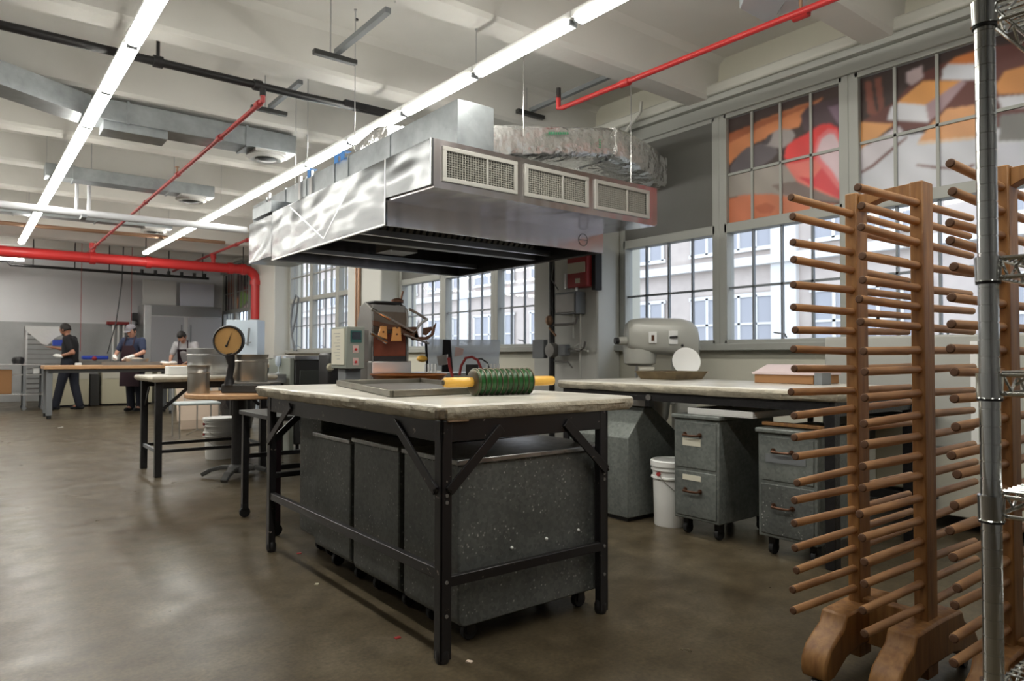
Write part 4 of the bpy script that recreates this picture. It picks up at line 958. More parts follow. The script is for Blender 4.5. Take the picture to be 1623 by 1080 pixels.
b.bm.faces.new(rings[0][::-1]); b.bm.faces.new(rings[-1]); b.build('motor_head', m_mix, t)
b = MB(); b.lathe([(.0, 1.02), (.10, 1.02), (.14, 1.04), (.15, 1.14), (.15, 1.2)], mp(-.20, 0, 0), seg=24); b.build('gear_drum', m_mix, t)
b = MB(); b.obox(mp(.20, 0, .58), (.09, .13, .52), rot=-YAW); b.obox(mp(.02, 0, .05), (.30, .22, .05), rot=-YAW); b.build('column_and_base', m_mix, t, bevel=.02)
MB().obox(mp(-.08, 0, .70), (.20, .03, .03), rot=-YAW).build('bowl_yoke', m_mix, t, bevel=.008)
MB().lathe([(0, .42), (.10, .43), (.17, .55), (.20, .80), (.205, .81), (.195, .81), (.165, .56), (0, .44)], mp(-.12, 0, 0), seg=28).build('mixing_bowl', m_steel, t)
MB().cyl(mp(-.13, 0, 1.0), mp(-.13, 0, .75), .02).cyl(mp(-.24, -.05, 1.02), mp(-.24, -.05, .85), .012).build('agitator_shaft', m_steel, t)
MB().cyl(mp(-.30, -.05, 1.24), mp(-.41, -.09, 1.24), .045, .035).build('attachment_hub', m_mix, t); MB().cyl(mp(-.40, -.09, 1.24), mp(-.44, -.10, 1.24), .03).build('hub_knob', m_black, t)
b = MB().obox(mp(-.12, -.178, 1.27), (.035, .004, .05), rot=-YAW).obox(mp(.06, -.176, 1.27), (.04, .004, .06), rot=-YAW).build('control_plate', m_white, t, bevel=.002)
MB().obox(mp(-.12, -.185, 1.265), (.012, .006, .025), rot=-YAW).build('red_switch', m_bronze, t); MB().cyl(mp(.03, -.18, 1.27), mp(.09, -.21, 1.275), .010).ball(mp(.14, -.178, 1.20), .012).build('speed_lever', m_black, t)
MB().obox(mp(-.17, -.15, .99), (.07, .02, .018), rot=-YAW).build('cream_rag', m_cream2, t, bevel=.008)

# ------------------------------------------------------------ wooden peg racks
def peg_rack(yL, yR, label, seed, px=2.47):
    rnd = random.Random(seed)
    t = thing('peg_rack', label, 'rack', (px+.04, (yL+yR)/2, 0), 'wooden peg racks')
    top = 1.685
    for y in (yL, yR):
        MB().box(px, px+.082, y-.021, y+.021, .05, top).build('post', m_wood, t, bevel=.004)
    # arched top rail
    n = 10; lo = [(px+.015, yR+.021+(yL-yR-.042)*i/n, top-.065+.030*math.sin(math.pi*i/n)) for i in range(n+1)]
    b = MB(); b.prism([(px+.015, yR+.021, top)] + lo[0:] + [(px+.015, yL-.021, top-.008)], (.052, 0, 0)); b.build('top_rail', m_wood, t, bevel=.002)
    MB().box(px+.015, px+.062, yR+.021, yL-.021, .10, .255).build('bottom_rail', m_wood, t, bevel=.004)
    for y in (yL, yR):
        # scrolled foot: profile in XZ
        f = []
        pr = [(-.27, .045), (-.28, .075), (-.275, .11), (-.25, .145), (-.20, .175), (-.16, .195), (-.14, .235), (0, .24), (.082, .24), (.222, .235), (.242, .195), (.282, .175), (.332, .145), (.357, .11), (.362, .075), (.352, .045), (.30, .05), (.22, .095), (.14, .11), (-.06, .11), (-.14, .095), (-.22, .05)]
        ft = MB().prism([(px+x, y-.045, z) for x, z in pr], (0, .09, 0)).build('foot', m_wood, t, bevel=.008)
        for sx in (-.26, .34):
            c = MB().cyl((px+sx, y, .03), (px+sx, y, .06), .010, seg=8).cyl((px+sx, y-.012, .022), (px+sx, y+.012, .022), .022, seg=14); c.build('caster', m_black, ft)
    dz = (1.615-.285)/19
    for y in (yL, yR):
        for i in range(20):
            z = .285 + dz*i + rnd.uniform(-.006, .006)
            for sgn in (-1, 1):
                x0 = px+.01 if sgn < 0 else px+.072; Lg = .385 + rnd.uniform(-.015, .012)
                x1 = (px - Lg) if sgn < 0 else (px+.082+Lg)
                dy = rnd.uniform(-.006, .006); dzz = rnd.uniform(-.007, .007)
                MB().use(0).cyl((x0, y, z), (x1, y+dy, z+dzz), .0135, .0125, seg=12, cap=False).use(1).lathe([(.0125, 0), (.0095, .004), (0, .005)], (x1, y+dy, z+dzz), axis='X', seg=12).build('peg', [m_peg, m_pegend], t) if sgn > 0 else \
                MB().use(0).cyl((x0, y, z), (x1, y+dy, z+dzz), .0135, .0125, seg=12, cap=False).use(1).lathe([(.0125, 0), (.0095, -.004), (0, -.005)], (x1, y+dy, z+dzz), axis='X', seg=12).build('peg', [m_peg, m_pegend], t)
    return t
peg_rack(1.21, .992, 'tall wooden peg rack fully in view, its two posts bristling with dowels', 5)
peg_rack(.752, .53, 'tall wooden peg rack partly hidden behind the chrome shelving post', 11)

# ------------------------------------------------------------ chrome wire shelving at the right edge
QX, QY = 1.185, .378; PR_ = .0133
t = thing('wire_shelving', 'chrome wire shelving unit with ringed posts at the right edge of the frame', 'shelving', (QX, QY, 0))
XL, YD = 1.15, .46
def ring_post(x, y):
    b = MB(); prof = [(0, .06)]; z = .06
    while z < 1.93:
        prof += [(PR_, z), (PR_, z+.0235), (PR_-.0013, z+.0238), (PR_-.0013, z+.0251), (PR_, z+.0254)]; z += .0254
    prof += [(PR_, 1.93), (PR_*.7, 1.94), (0, 1.94)]
    b.lathe(prof, (x, y, 0), seg=28); p = b.build('post', m_chrome, t)
    MB().cyl((x, y, 0), (x, y, .015), .022).cyl((x, y, .015), (x, y, .07), .008).build('leveling_foot', m_black, p)
for x, y in ((QX, QY), (QX+XL, QY), (QX, QY-YD), (QX+XL, QY-YD)): ring_post(x, y)
def shelf(z):     # z: top of the shelf
    par = bpy.data.objects.new('shelf', None); COL.objects.link(par); par.parent = t; par['_local'] = 0
    for x, y in ((QX, QY), (QX+XL, QY), (QX, QY-YD), (QX+XL, QY-YD)):
        b = MB(); b.lathe([(PR_+.0005, -.002), (PR_+.0042, -.002), (PR_+.0032, -.037), (PR_+.0045, -.038), (PR_+.0005, -.038)][::-1], (x, y, z), seg=24)
        b.build('corner_sleeve', m_chrome, par, org=t.location)
        b = MB(); b.lathe([(PR_+.0005, -.042), (PR_+.0028, -.042), (PR_+.0028, -.038), (PR_+.0005, -.038)], (x, y, z), seg=24)
        b.build('split_ring', m_rubber, par, org=t.location)
    b = MB(); r = .0032
    for zz in (z-.004, z-.032):
        for y in (QY, QY-YD): b.tube([(QX+PR_, y-.004 if y == QY else y+.004, zz), (QX+XL-PR_, y-.004 if y == QY else y+.004, zz)], r, seg=8)
        for x in (QX, QX+XL): b.tube([(x+(.010 if x == QX else -.010), QY-PR_, zz), (x+(.010 if x == QX else -.010), QY-YD+PR_, zz)], r, seg=8)
    for sx in (1, -1):       # wavy truss between the two rails
        pass
    for y in (QY-.004, QY-YD+.004):
        pts = [(QX+.03+(XL-.06)*i/70, y, z-.018+.012*math.sin(i*math.pi/2*1.0)) for i in range(71)]; b.tube(pts, .0022, seg=6)
    for x in (QX+.010, QX+XL-.010):
        pts = [(x, QY-.03-(YD-.06)*i/28, z-.018+.012*math.sin(i*math.pi/2*1.0)) for i in range(29)]; b.tube(pts, .0022, seg=6)
    b.build('edge_rails', m_chrome, par, org=t.location)
    b = MB(); n = 56
    for i in range(1, n): x = QX+.02+(XL-.04)*i/n; b.cyl((x, QY-.004, z), (x, QY-YD+.004, z), .0021, seg=6, cap=False)
    for f in (.33, .67): b.cyl((QX+.01, QY-YD*f, z-.005), (QX+XL-.01, QY-YD*f, z-.005), .003, seg=6)
    b.build('shelf_wires', m_chrome, par, org=t.location)
for z in (1.632, 1.250, 1.078, .900, .63, .16): shelf(z)

# ------------------------------------------------------------ pale machine and cabinets behind the peg racks
t = thing('gray_machine', 'tall pale gray cabinet machine behind the wooden peg racks', 'machine', (5.2, 1.75, 0))
MB().box(4.90, 5.45, 1.15, 2.60, .52, 1.245).build('upper_housing', mat('pale_gray_enamel', (.40, .40, .37), .4, 0, n=1.5, amt=.05), t, bevel=.015)
MB().box(4.90, 5.42, 1.15, 2.0, .10, .52).build('lower_panel', m_cream2, t, bevel=.008)
for y in (1.2, 1.95): MB().box(4.95, 5.0, y, y+.05, 0, .10).build('foot', m_black, t)
MB().box(4.885, 4.90, 1.62, 1.66, .55, 1.2).build('door_trim', m_white, t)
t = thing('equipment_cart', 'dark cart with a cream side panel standing between the window table and the gray machine', 'cart', (4.75, 2.3, 0))
MB().box(4.62, 4.85, 1.86, 2.12, .28, .72).build('cream_panel', m_cream, t, bevel=.01)
MB().box(4.60, 4.87, 1.84, 2.60, .72, .76).build('cart_deck', m_darkm, t, bevel=.004)
MB().box(4.60, 4.87, 1.84, 2.60, .20, .26).build('cart_deck', m_darkm, t, bevel=.004)
for x in (4.63, 4.84):
    for y in (1.88, 2.56): MB().box(x-.015, x+.015, y-.015, y+.015, .06, .72).cyl((x, y-.01, .03), (x, y+.01, .03), .03, seg=12).build('leg', m_black, t)
t = thing('file_cabinet', 'low pale cabinet standing to the right behind the peg racks', 'cabinet', (4.9, .95, 0))
MB().box(4.75, 5.30, .62, 1.08, .10, .78).build('cabinet_body', m_cream2, t, bevel=.01)
MB().box(4.74, 4.75, .66, 1.04, .45, .74).build('door', m_white, t, bevel=.004)
MB().box(4.80, 5.25, .66, 1.04, 0, .10).build('plinth', m_black, t)

# ------------------------------------------------------------ candy kettle machine under the hood
Y0 = 4.92
x0 = onY(589, 520, Y0).x; x1 = onY(648, 520, Y0).x; yb = onX(566, 520, x0).y
t = thing('candy_machine', 'gray tilting cooker with a dark copper front, bronze arms and two amber scrapers', 'machine', ((x0+x1)/2, (Y0+yb)/2, 0))
zt_ = onY(610, 484, Y0).z; zb = .0
side = [(x0, Y0, .10), (x0, Y0, zt_-.06), (x0, Y0+.02, zt_-.02), (x0, Y0+.10, zt_+.02), (x0, yb-.14, zt_+.03), (x0, yb-.06, zt_-.0), (x0, yb, zt_-.12), (x0, yb+.02, .10)]
MB().prism(side, (.02, 0, 0)).prism([(p[0]+x1-x0-.02, p[1], p[2]) for p in side], (.02, 0, 0)).build('side_plates', m_mgray, t, bevel=.006)
MB().box(x0+.02, x1-.02, Y0+.02, yb, .10, zt_+.005).build('machine_body', m_mgray, t, bevel=.004)
zc1 = onY(600, 536, Y0).z; zc0 = onY(600, 565, Y0).z
MB().box(x0+.015, x1-.03, Y0-.004, Y0+.02, zc0, onY(600, 529, Y0).z).build('copper_front', m_copperd, t, bevel=.003)
MB().box(x0+.02, x1-.02, Y0+.005, Y0+.02, onY(600, 529, Y0).z, zt_-.05).build('upper_front', mat('brown_gray_plate', (.125, .095, .072), .4, .5, n=4, amt=.2), t, bevel=.003)
MB().box(x0+.02, x1-.03, Y0-.006, Y0+.01, onY(600, 573, Y0).z, zc0).build('dark_opening', m_black, t)
MB().box(x0-.01, x1+.01, Y0-.03, Y0+.05, .05, onY(600, 573, Y0).z).build('lower_apron', m_steel, t, bevel=.006)
MB().box(x0+.03, x1-.05, Y0+.02, yb-.06, zt_+.012, zt_+.034).build('top_cover', m_black, t, bevel=.01)
MB().lathe([(0, 0), (.05, 0), (.05, .025), (.02, .04), (0, .04)], (x1-.05, Y0+.10, zt_+.03), seg=18).cyl((x1-.02, Y0+.1, zt_+.05), (x1-.0, Y0+.1, zt_+.13), .008).build('filler_cap', m_bronze, t)
def line(pts, yy, r, name, m, seg=8):
    MB().tube([onY(px, py, yy) for px, py in pts], r, seg=seg).build(name, m, t)
line([(589, 490), (618, 506)], Y0-.12, .013, 'chrome_rod', m_chrome)
line([(618, 506), (640, 518), (656, 527)], Y0-.12, .010, 'control_rod', m_mgray)
line([(588, 528), (613, 543)], Y0-.12, .013, 'chrome_rod', m_chrome)
line([(640, 530), (680, 545)], Y0-.12, .008, 'control_rod', m_mgray)
line([(648, 490), (660, 496), (677, 507)], Y0-.08, .011, 'chrome_rod', m_steel)
line([(678, 506), (668, 512), (660, 522), (652, 530)], Y0-.09, .011, 'control_rod', m_mgray)
b = MB(); P_ = [onY(*p, Y0-.10) for p in ((592, 508), (612, 513), (640, 519), (660, 518), (664, 534), (656, 540), (640, 528), (612, 522), (592, 516))]; b.prism(P_, (0, .02, 0)); b.build('bronze_arm', m_bronze, t, bevel=.002)
b = MB(); P_ = [onY(*p, Y0-.10) for p in ((658, 520), (664, 534), (676, 534), (684, 530), (687, 519), (692, 512), (690, 521), (688, 531), (679, 538), (664, 541), (656, 538))]; b.prism(P_, (0, .02, 0)); P_ = [onY(*p, Y0-.10) for p in ((672, 520), (684, 518), (685, 523), (676, 532), (671, 530))]; b.prism(P_, (0, .016, 0)); b.build('bronze_hook', m_bronze, t, bevel=.002)
for q in (((604, 517), (613, 517), (614, 538), (600, 533)), ((624, 519), (635, 519), (637, 541), (621, 541))):
    b = MB(); b.prism([onY(*p, Y0-.125) for p in q], (0, .02, 0)); s_ = b.build('amber_scraper', mat('amber_wood', (.55, .25, .07), .45), t, bevel=.003)
    c = [onY(*p, Y0-.128) for p in q]; cc = sum(c, Vector())/4
    MB().ball(cc, .008, seg=8).ball(cc+Vector((0, 0, .05)), .007, seg=8).build('scraper_bolts', m_bronze, s_)
# control box on a post in front of it
cy0 = 4.80; cx1 = onY(578, 550, cy0).x; cx0 = onY(549, 550, cy0).x; cyb = onX(525, 550, cx0).y
t = thing('control_box', 'gray green control box with dark screen, two red buttons and a paper sheet', 'box', ((cx0+cx1)/2, cy0, 0))
zt1 = onY(560, 518, cy0).z; zb1 = onY(560, 585, cy0).z
MB().box(cx0, cx1, cy0, cyb, zb1, zt1).build('box_body', m_mgreen, t, bevel=.006)
MB().box(cx0-.006, cx0, cy0+.03, cyb-.02, zb1+.03, zt1-.015).build('side_paper', m_paper, t)
b = MB()
for i in range(9): b.box(cx0-.0068, cx0-.006, cy0+.10, cyb-.06-.03*(i % 3), zt1-.05-.024*i, zt1-.047-.024*i)
b.build('printed_lines', m_gbox, t)
w = cx1-cx0
MB().box(cx0+w*.22, cx1-w*.18, cy0-.006, cy0, onY(560, 543, cy0).z, onY(560, 524, cy0).z).build('screen_frame', mat('teal_frame', (.02, .10, .09), .4), t)
MB().box(cx0+w*.28, cx1-w*.24, cy0-.009, cy0-.006, onY(560, 538, cy0).z, onY(560, 526, cy0).z).build('screen', m_screen, t)
for y_ in (554, 574):
    z_ = onY(563, y_, cy0).z; xx = cx0+w*.50
    MB().box(xx-.022, xx+.022, cy0-.003, cy0, z_-.025, z_+.03).build('button_plate', m_pink, t)
    MB().cyl((xx, cy0-.012, z_), (xx, cy0-.003, z_), .009).build('push_button', m_red, t)
MB().box(cx0+.02, cx1-.0, cy0+.06, cyb-.08, 0, zb1).build('post', m_gbox, t, bevel=.004)
MB().box(cx1, cx1+.06, cy0+.05, cyb-.1, zb1+.05, zt1-.02).build('rear_housing', m_mgray, t, bevel=.006)
# copper kettle on a dark stand
t = thing('copper_pan', 'shallow shiny copper candy pan under the hood behind the near table', 'pan', (2.78, 4.48, 0))
kx, ky = onZ(648, 601, .93).x, 4.55
kx = onY(648, 600, 4.55).x
zr = onY(648, 594, 4.55).z
MB().lathe([(0, zr-.14), (.10, zr-.135), (.22, zr-.07), (.27, zr-.01), (.285, zr), (.285, zr+.006), (.262, zr), (.21, zr-.06), (.09, zr-.12), (0, zr-.125)], (kx, ky, 0), seg=40).build('pan_bowl', m_copper, t)
MB().lathe([(.24, zr-.16), (.25, zr-.05), (.24, zr-.05), (.23, zr-.16)], (kx, ky, 0), seg=32).build('burner_ring', m_black, t)
for a in (40, 160, 280): MB().cyl((kx+.22*math.cos(R(a)), ky+.22*math.sin(R(a)), 0), (kx+.22*math.cos(R(a)), ky+.22*math.sin(R(a)), zr-.1), .015).build('leg', m_black, t)

# ------------------------------------------------------------ steel table with plastic trays by the middle windows
t = thing('steel_table', 'steel table by the middle windows loaded with pale plastic trays', 'table', (4.2, 6.8, 0))
MB().box(3.5, 4.9, 6.3, 7.2, .88, .92).build('table_top', m_steel, t, bevel=.004)
for x in (3.55, 4.85):
    for y in (6.35, 7.15): MB().cyl((x, y, 0), (x, y, .88), .02).build('leg', m_steel, t)
MB().box(3.55, 4.85, 6.35, 7.15, .25, .27).build('lower_shelf', m_steel, t)
k_ = 7.6
def card(q, name, label, cat, m, k=k_, th=.02, grp=None, lean=0):
    P = [atk(px, py, k) for px, py in q]; c = sum(P, Vector())/len(P); lo = min(p.z for p in P)
    b = MB(); b.prism(P, FW*th*1.0); return tag(b.build(name, m, org=(c.x, c.y, lo), bevel=.003), label, cat, grp)
card([(672, 537), (702, 538), (700, 588), (676, 588)], 'plastic_tray', 'small bluish plastic tray stood upright left of the black cloth', 'tray', m_haze, th=.03)
card([(705, 538), (793, 539), (790, 589), (712, 589)], 'plastic_tray', 'wide bluish plastic tray stood upright right of the black cloth', 'tray', m_haze, 7.7, th=.03)
card([(702, 538), (714, 539), (718, 590), (700, 590)], 'black_cloth', 'black cloth hanging over the edge between two plastic trays', 'cloth', m_blackc, 7.5)
card([(673, 542), (677, 540), (679, 590), (676, 590)], 'black_strap', 'thin black strap at the left edge of the small plastic tray', 'strap', m_blackc, 7.5)
tag(MB().tube([atk(*p, 7.3) for p in ((728, 596), (731, 580), (738, 568), (748, 566), (757, 571), (763, 585), (765, 598))], .014, seg=8).build('red_hose', m_redd, org=atk(745, 598, 7.3)), 'dark red hose looped in an arch in front of the plastic trays', 'hose')
tag(MB().tube([atk(*p, 7.35) for p in ((752, 570), (763, 569), (772, 575), (776, 586), (778, 600))], .009, seg=8).build('black_hose', m_black, org=atk(778, 600, 7.35)), 'thin black hose curving right of the red hose', 'hose')
card([(692, 565), (709, 562), (709, 578), (695, 580)], 'gray_scoop', 'gray metal scoop standing on the steel table beside the red strip', 'scoop', m_steel, 7.2, th=.08)
tag(MB().tube([atk(*p, 7.15) for p in ((711, 567), (713, 582), (718, 600))], .016, seg=8).build('red_strap', m_redd, org=atk(716, 600, 7.15)), 'short red strap standing beside the gray scoop', 'strap')
card([(738, 578), (758, 578), (758, 597), (738, 597)], 'black_box', 'small black box beneath the red hose arch', 'box', m_darkm, 7.42, th=.06)
card([(722, 550), (735, 553), (733, 563), (720, 566)], 'pink_bag', 'small pinkish bag leaning on the wide plastic tray', 'bag', m_pink, 7.4, th=.05)
tag(MB().ball(atk(669, 569, 7.3), .045, (1.4, 1, .8)).build('yellow_sponge', m_yellow, org=atk(669, 572, 7.3)), 'yellow sponge behind the copper pan', 'sponge')
t = thing('bottle_crate', 'low rack of small clear bottles behind the copper pan', 'rack', atk(690, 600, 7.0))
for i in range(8):
    px = 674+i*5.5 if i < 4 else 772+(i-4)*6
    MB().cyl(atk(px, 596, 7.2), atk(px, 577, 7.2), .012, seg=8).build('bottle', m_film, t)
b = MB(); b.bar(atk(668, 597, 7.2), atk(796, 597, 7.2), .12, .02); b.build('rack_base', m_steel, t)

# ------------------------------------------------------------ back row, between the near table and the windows
def kbox(px0, px1, py0, py1, k, dep, name, label, cat, m, z0=None, bevel=.01, extra=None):
    """axis-parallel box whose -Y face spans the given view of the photo at distance k"""
    y = atk((px0+px1)/2, 560, k).y
    a, c = onY(px0, py0, y), onY(px1, py1, y)
    return a.x, c.x, y, y+dep, (c.z if z0 is None else z0), a.z
t = thing('oven_cabinet', 'dark gray oven cabinet left of the candy machine', 'oven', (0, 0, 0))
xa, xb, ya, yb_, za, zb_ = kbox(468, 521, 571, 610, 8.0, .7, '', '', '', None, z0=.0)
t.location = ((xa+xb)/2, (ya+yb_)/2, 0)
MB().box(xa, xb, ya, yb_, .10, zb_).build('oven_body', m_darkm, t, bevel=.01)
MB().box(xa-.01, xb+.01, ya-.012, yb_, zb_, zb_+.05).build('oven_top', m_steel, t, bevel=.004)
MB().box(xa+.05, xb-.05, ya-.015, ya, .25, zb_-.12).build('door', mat('oven_door', (.06, .065, .06), .3), t, bevel=.004)
for x in (xa+.05, xb-.05): MB().cyl((x, ya+.05, 0), (x, ya+.05, .1), .02).build('leg', m_black, t)
MB().box(xa-.06, xa-.012, ya, yb_, .0, zb_+.02).build('side_post', m_mgreen, t, bevel=.004)
t = thing('steel_table', 'plain steel table with a short backsplash left of the dark oven', 'table', (0, 0, 0))
xc = xa-.10; t.location = (xc-.3, ya+.3, 0); w = .44
MB().box(xc-w, xc, ya, ya+.65, .86, .90).box(xc-w, xc, ya+.62, ya+.65, .90, 1.04).box(xc-w, xc, ya, ya+.02, .80, .86).build('table_top', m_steel, t, bevel=.003)
for x in (xc-w+.03, xc-.05):
    for y in (ya+.04, ya+.6): MB().box(x-.025, x+.025, y-.02, y+.02, 0, .86).build('leg', m_black, t)
for i, (px, nm) in enumerate(((441, 'left'), (453, 'right'))):
    p = onY(px, 565, ya+.3); tt = thing('wine_glass', 'small clear stemmed glass on the steel table, the %s of two' % nm, 'glass', (p.x, p.y, .90))
    MB().lathe([(0, 0), (.03, 0), (.03, .004), (.004, .01), (.004, .07), (.03, .10), (.035, .15), (.028, .20), (.026, .20), (.033, .15), (.028, .105), (0, .08)], (p.x, p.y, .902), seg=18).build('glass_body', m_haze, tt)
p = atk(522, 575, 7.6)
t = thing('black_motor', 'black motor with a cream knob standing behind the control box', 'machine', (p.x, p.y, 0))
MB().obox((p.x+.05, p.y, .90), (.12, .15, .24)).build('motor_body', m_black, t, bevel=.03); MB().obox((p.x+.05, p.y, .33), (.10, .13, .33)).build('stand', m_darkm, t, bevel=.01)
MB().lathe([(0, 0), (.03, 0), (.045, .02), (.03, .05), (0, .055)], (p.x-.05, p.y-.165, .98), axis='Y', seg=16).build('knob', m_cream, t)
tag(MB().box(5.50-.22, 5.52, 15.4, 15.95, 1.25, 1.48).build('pink_box', m_pink, org=(5.4, 15.7, 1.25), bevel=.01), 'pinkish cardboard box on the ledge at the third white column', 'box')
pts = [onX(*p, 5.47) for p in ((470, 556), (463, 535), (461, 510), (464, 485), (469, 468), (473, 472), (470, 500), (463, 530), (466, 556))]
tag(MB().tube(pts, .02, seg=6).build('looped_cable', m_gbox, org=pts[0]), 'gray cable looping up in front of the left windows', 'cable')

# ------------------------------------------------------------ butcher top scale stand
sx_, sy_ = 1.93, 6.48
t = thing('pedestal_table', 'round butcher top pedestal table with black column and iron spider base', 'table', (sx_, sy_, 0))
MB().lathe([(0, .728), (.44, .728), (.455, .736), (.455, .765), (.445, .772), (0, .772)], (sx_, sy_, 0), seg=44).build('round_top', m_butcher, t)
MB().cyl((sx_, sy_, .10), (sx_, sy_, .728), .065, seg=20).build('column', m_black, t)
b = MB(); b.lathe([(0, .06), (.10, .06), (.10, .10), (.07, .13), (0, .13)], (sx_, sy_, 0), seg=20)
for i in range(4):
    a = R(232+90*i); dx, dy = math.cos(a), math.sin(a)
    pts = [(sx_+dx*r_, sy_+dy*r_, z_) for r_, z_ in ((.05, .10), (.15, .10), (.25, .075), (.33, .03))]
    for q in range(3): b.bar(pts[q], pts[q+1], .075-.008*q, .035)
b.build('spider_base', mat('cast_iron', (.07, .07, .068), .5, .3), t, bevel=.006)
# dial scale
cx_, cy2 = 1.94, 6.42
t = thing('dial_scale', 'counter scale with a large round amber dial on the pedestal table', 'scale', (cx_, cy2, .772))
def mv(u, w, z): return Vector((cx_, cy2, 0)) + rt0*u + fw0*w + Vector((0, 0, z))
b = MB(); b.obox(mv(.07, .03, .812), (.22, .15, .04), rot=-YAW); b.build('scale_base', m_darkm, t, bevel=.012)
b = MB(); b.obox(mv(.085, .04, .860), (.20, .14, .008), rot=-YAW); b.build('platform', m_mgray, t, bevel=.004)
b = MB(); b.tube([mv(-.085, -.09, .84), mv(-.085, -.09, .92), mv(-.065, -.10, 1.02), mv(-.085, -.10, 1.12)], [.05, .030, .030, .045], seg=12); b.build('neck', m_black, t)
fr2 = Matrix((rt0, up0, -fw0)).transposed()
dc = mv(-.085, -.115, 1.235)
MB().lathe([(0, -.03), (.125, -.03), (.136, -.02), (.136, .02), (.128, .028), (.121, .022), (.121, .012)], dc, frame=fr2, seg=40).build('dial_case', m_black, t)
MB().lathe([(.121, .012), (0, .012)], dc, frame=fr2, seg=40).build('dial_face', m_dial, t)
nd_ = MB(); e1 = dc - fw0*.018
nd_.prism([e1+rt0*-.022+up0*-.052, e1+rt0*-.004+up0*-.05, e1+rt0*.034+up0*.075], fw0*-.003).ball(e1+rt0*-.014+up0*-.045, .012, seg=8); nd_.build('needle', m_black, t)
b = MB()
for i in range(24):
    a = 2*math.pi*i/24; u = rt0*math.cos(a)+up0*math.sin(a); b.bar(dc-fw0*.014+u*.105, dc-fw0*.014+u*.117, .002, .002)
b.build('dial_marks', m_rim, t)
def pot(x, y, z, r, h, label, rim=.012, hs=False, m=None):
    m = m or mat('pot_aluminum', (.52, .49, .44), .32, .9, n=3, amt=.08)
    t = thing('stock_pot', label, 'pot', (x, y, z))
    MB().lathe([(0, 0), (r*.94, 0), (r*.97, .01), (r*.985, h*.72), (r*1.03, h*.74), (r*1.03, h*.76), (r, h*.78), (r*1.01, h-.008), (r*1.05, h), (r*.97, h), (r*.94, .02), (0, .02)], (x, y, z), seg=36).build('pot_body', m, t)
    if hs:
        for s_ in (1, -1):
            v = rt0*s_; c = Vector((x, y, z+h*.85)) + v*r
            MB().tube([c-fw0*.04, c-fw0*.035+v*.035, c+fw0*.035+v*.035, c+fw0*.04], .005, seg=6).build('handle', m, t)
    return t
p = mv(.04, .075, 0); pot(p.x, p.y, .869, .15, .245, 'wide aluminum pot standing on the dial scale', hs=True)
p = atk(315, 600, 6.12); pot(p.x, p.y, .772, .092, .245, 'tall narrow aluminum pot on the round butcher top left of the scale')

# ------------------------------------------------------------ marble table further back
t = thing('work_table', 'smaller marble topped table with black legs behind the round pedestal table', 'table', (1.85, 7.3, 0))
slab(1.28, 2.42, 6.86, 7.75, .865, .915, t, 21, .005)
for x in (1.36, 2.30):
    for y in (6.97, 7.62): MB().box(x-.03, x+.03, y-.03, y+.03, 0, .865).build('leg', m_black, t, bevel=.003)
MB().box(1.36, 2.30, 6.945, 6.965, .80, .865).build('apron', m_black, t); MB().box(1.36, 2.30, 7.63, 7.65, .80, .865).build('apron', m_black, t)
for y in (6.97, 7.62): MB().box(1.39, 2.27, y-.012, y+.012, .215, .245).build('stretcher', m_black, t)
for x in (1.36, 2.30): MB().box(x-.012, x+.012, 7.0, 7.59, .215, .245).build('stretcher', m_gbox, t)
for p_, q_ in (((1.40, 6.96, .62), (1.60, 6.96, .80)), ((2.26, 6.96, .62), (2.06, 6.96, .80)), ((1.36, 7.58, .62), (1.36, 7.40, .80))): MB().bar(p_, q_, .01, .03).build('corner_brace', m_black, t)
pot(onY(331, 575, 7.3).x, 7.3, .915, .20, .26, 'large bright aluminum pot on the back marble table behind the narrow pot', m=m_steel)
bx, by = onZ(349, 726, 0).xy
t = bucket(bx, by, 0, 'white plastic bucket on the floor under the back marble table, the lower of two stacked', .165, .33, False)
bucket(bx, by, .10, 'white lidded bucket stacked inside another under the back marble table', .165, .34, True)
p = onZ(283, 584, .915+.0); tag(MB().box(onY(267, 570, 7.3).x, onY(299, 570, 7.3).x, 7.3, 7.45, .916, 1.0).build('white_box', m_white, org=(onY(283, 570, 7.3).x, 7.4, .916), bevel=.006), 'small white box on the back marble table', 'box')
tag(MB().box(2.08, 2.38, 7.56, 7.72, .915, .935).build('green_folder', mat('green_plastic', (.22, .42, .15), .5), org=(2.2, 7.5, .915), bevel=.004), 'green plastic sheet beside the large aluminum pot', 'sheet')

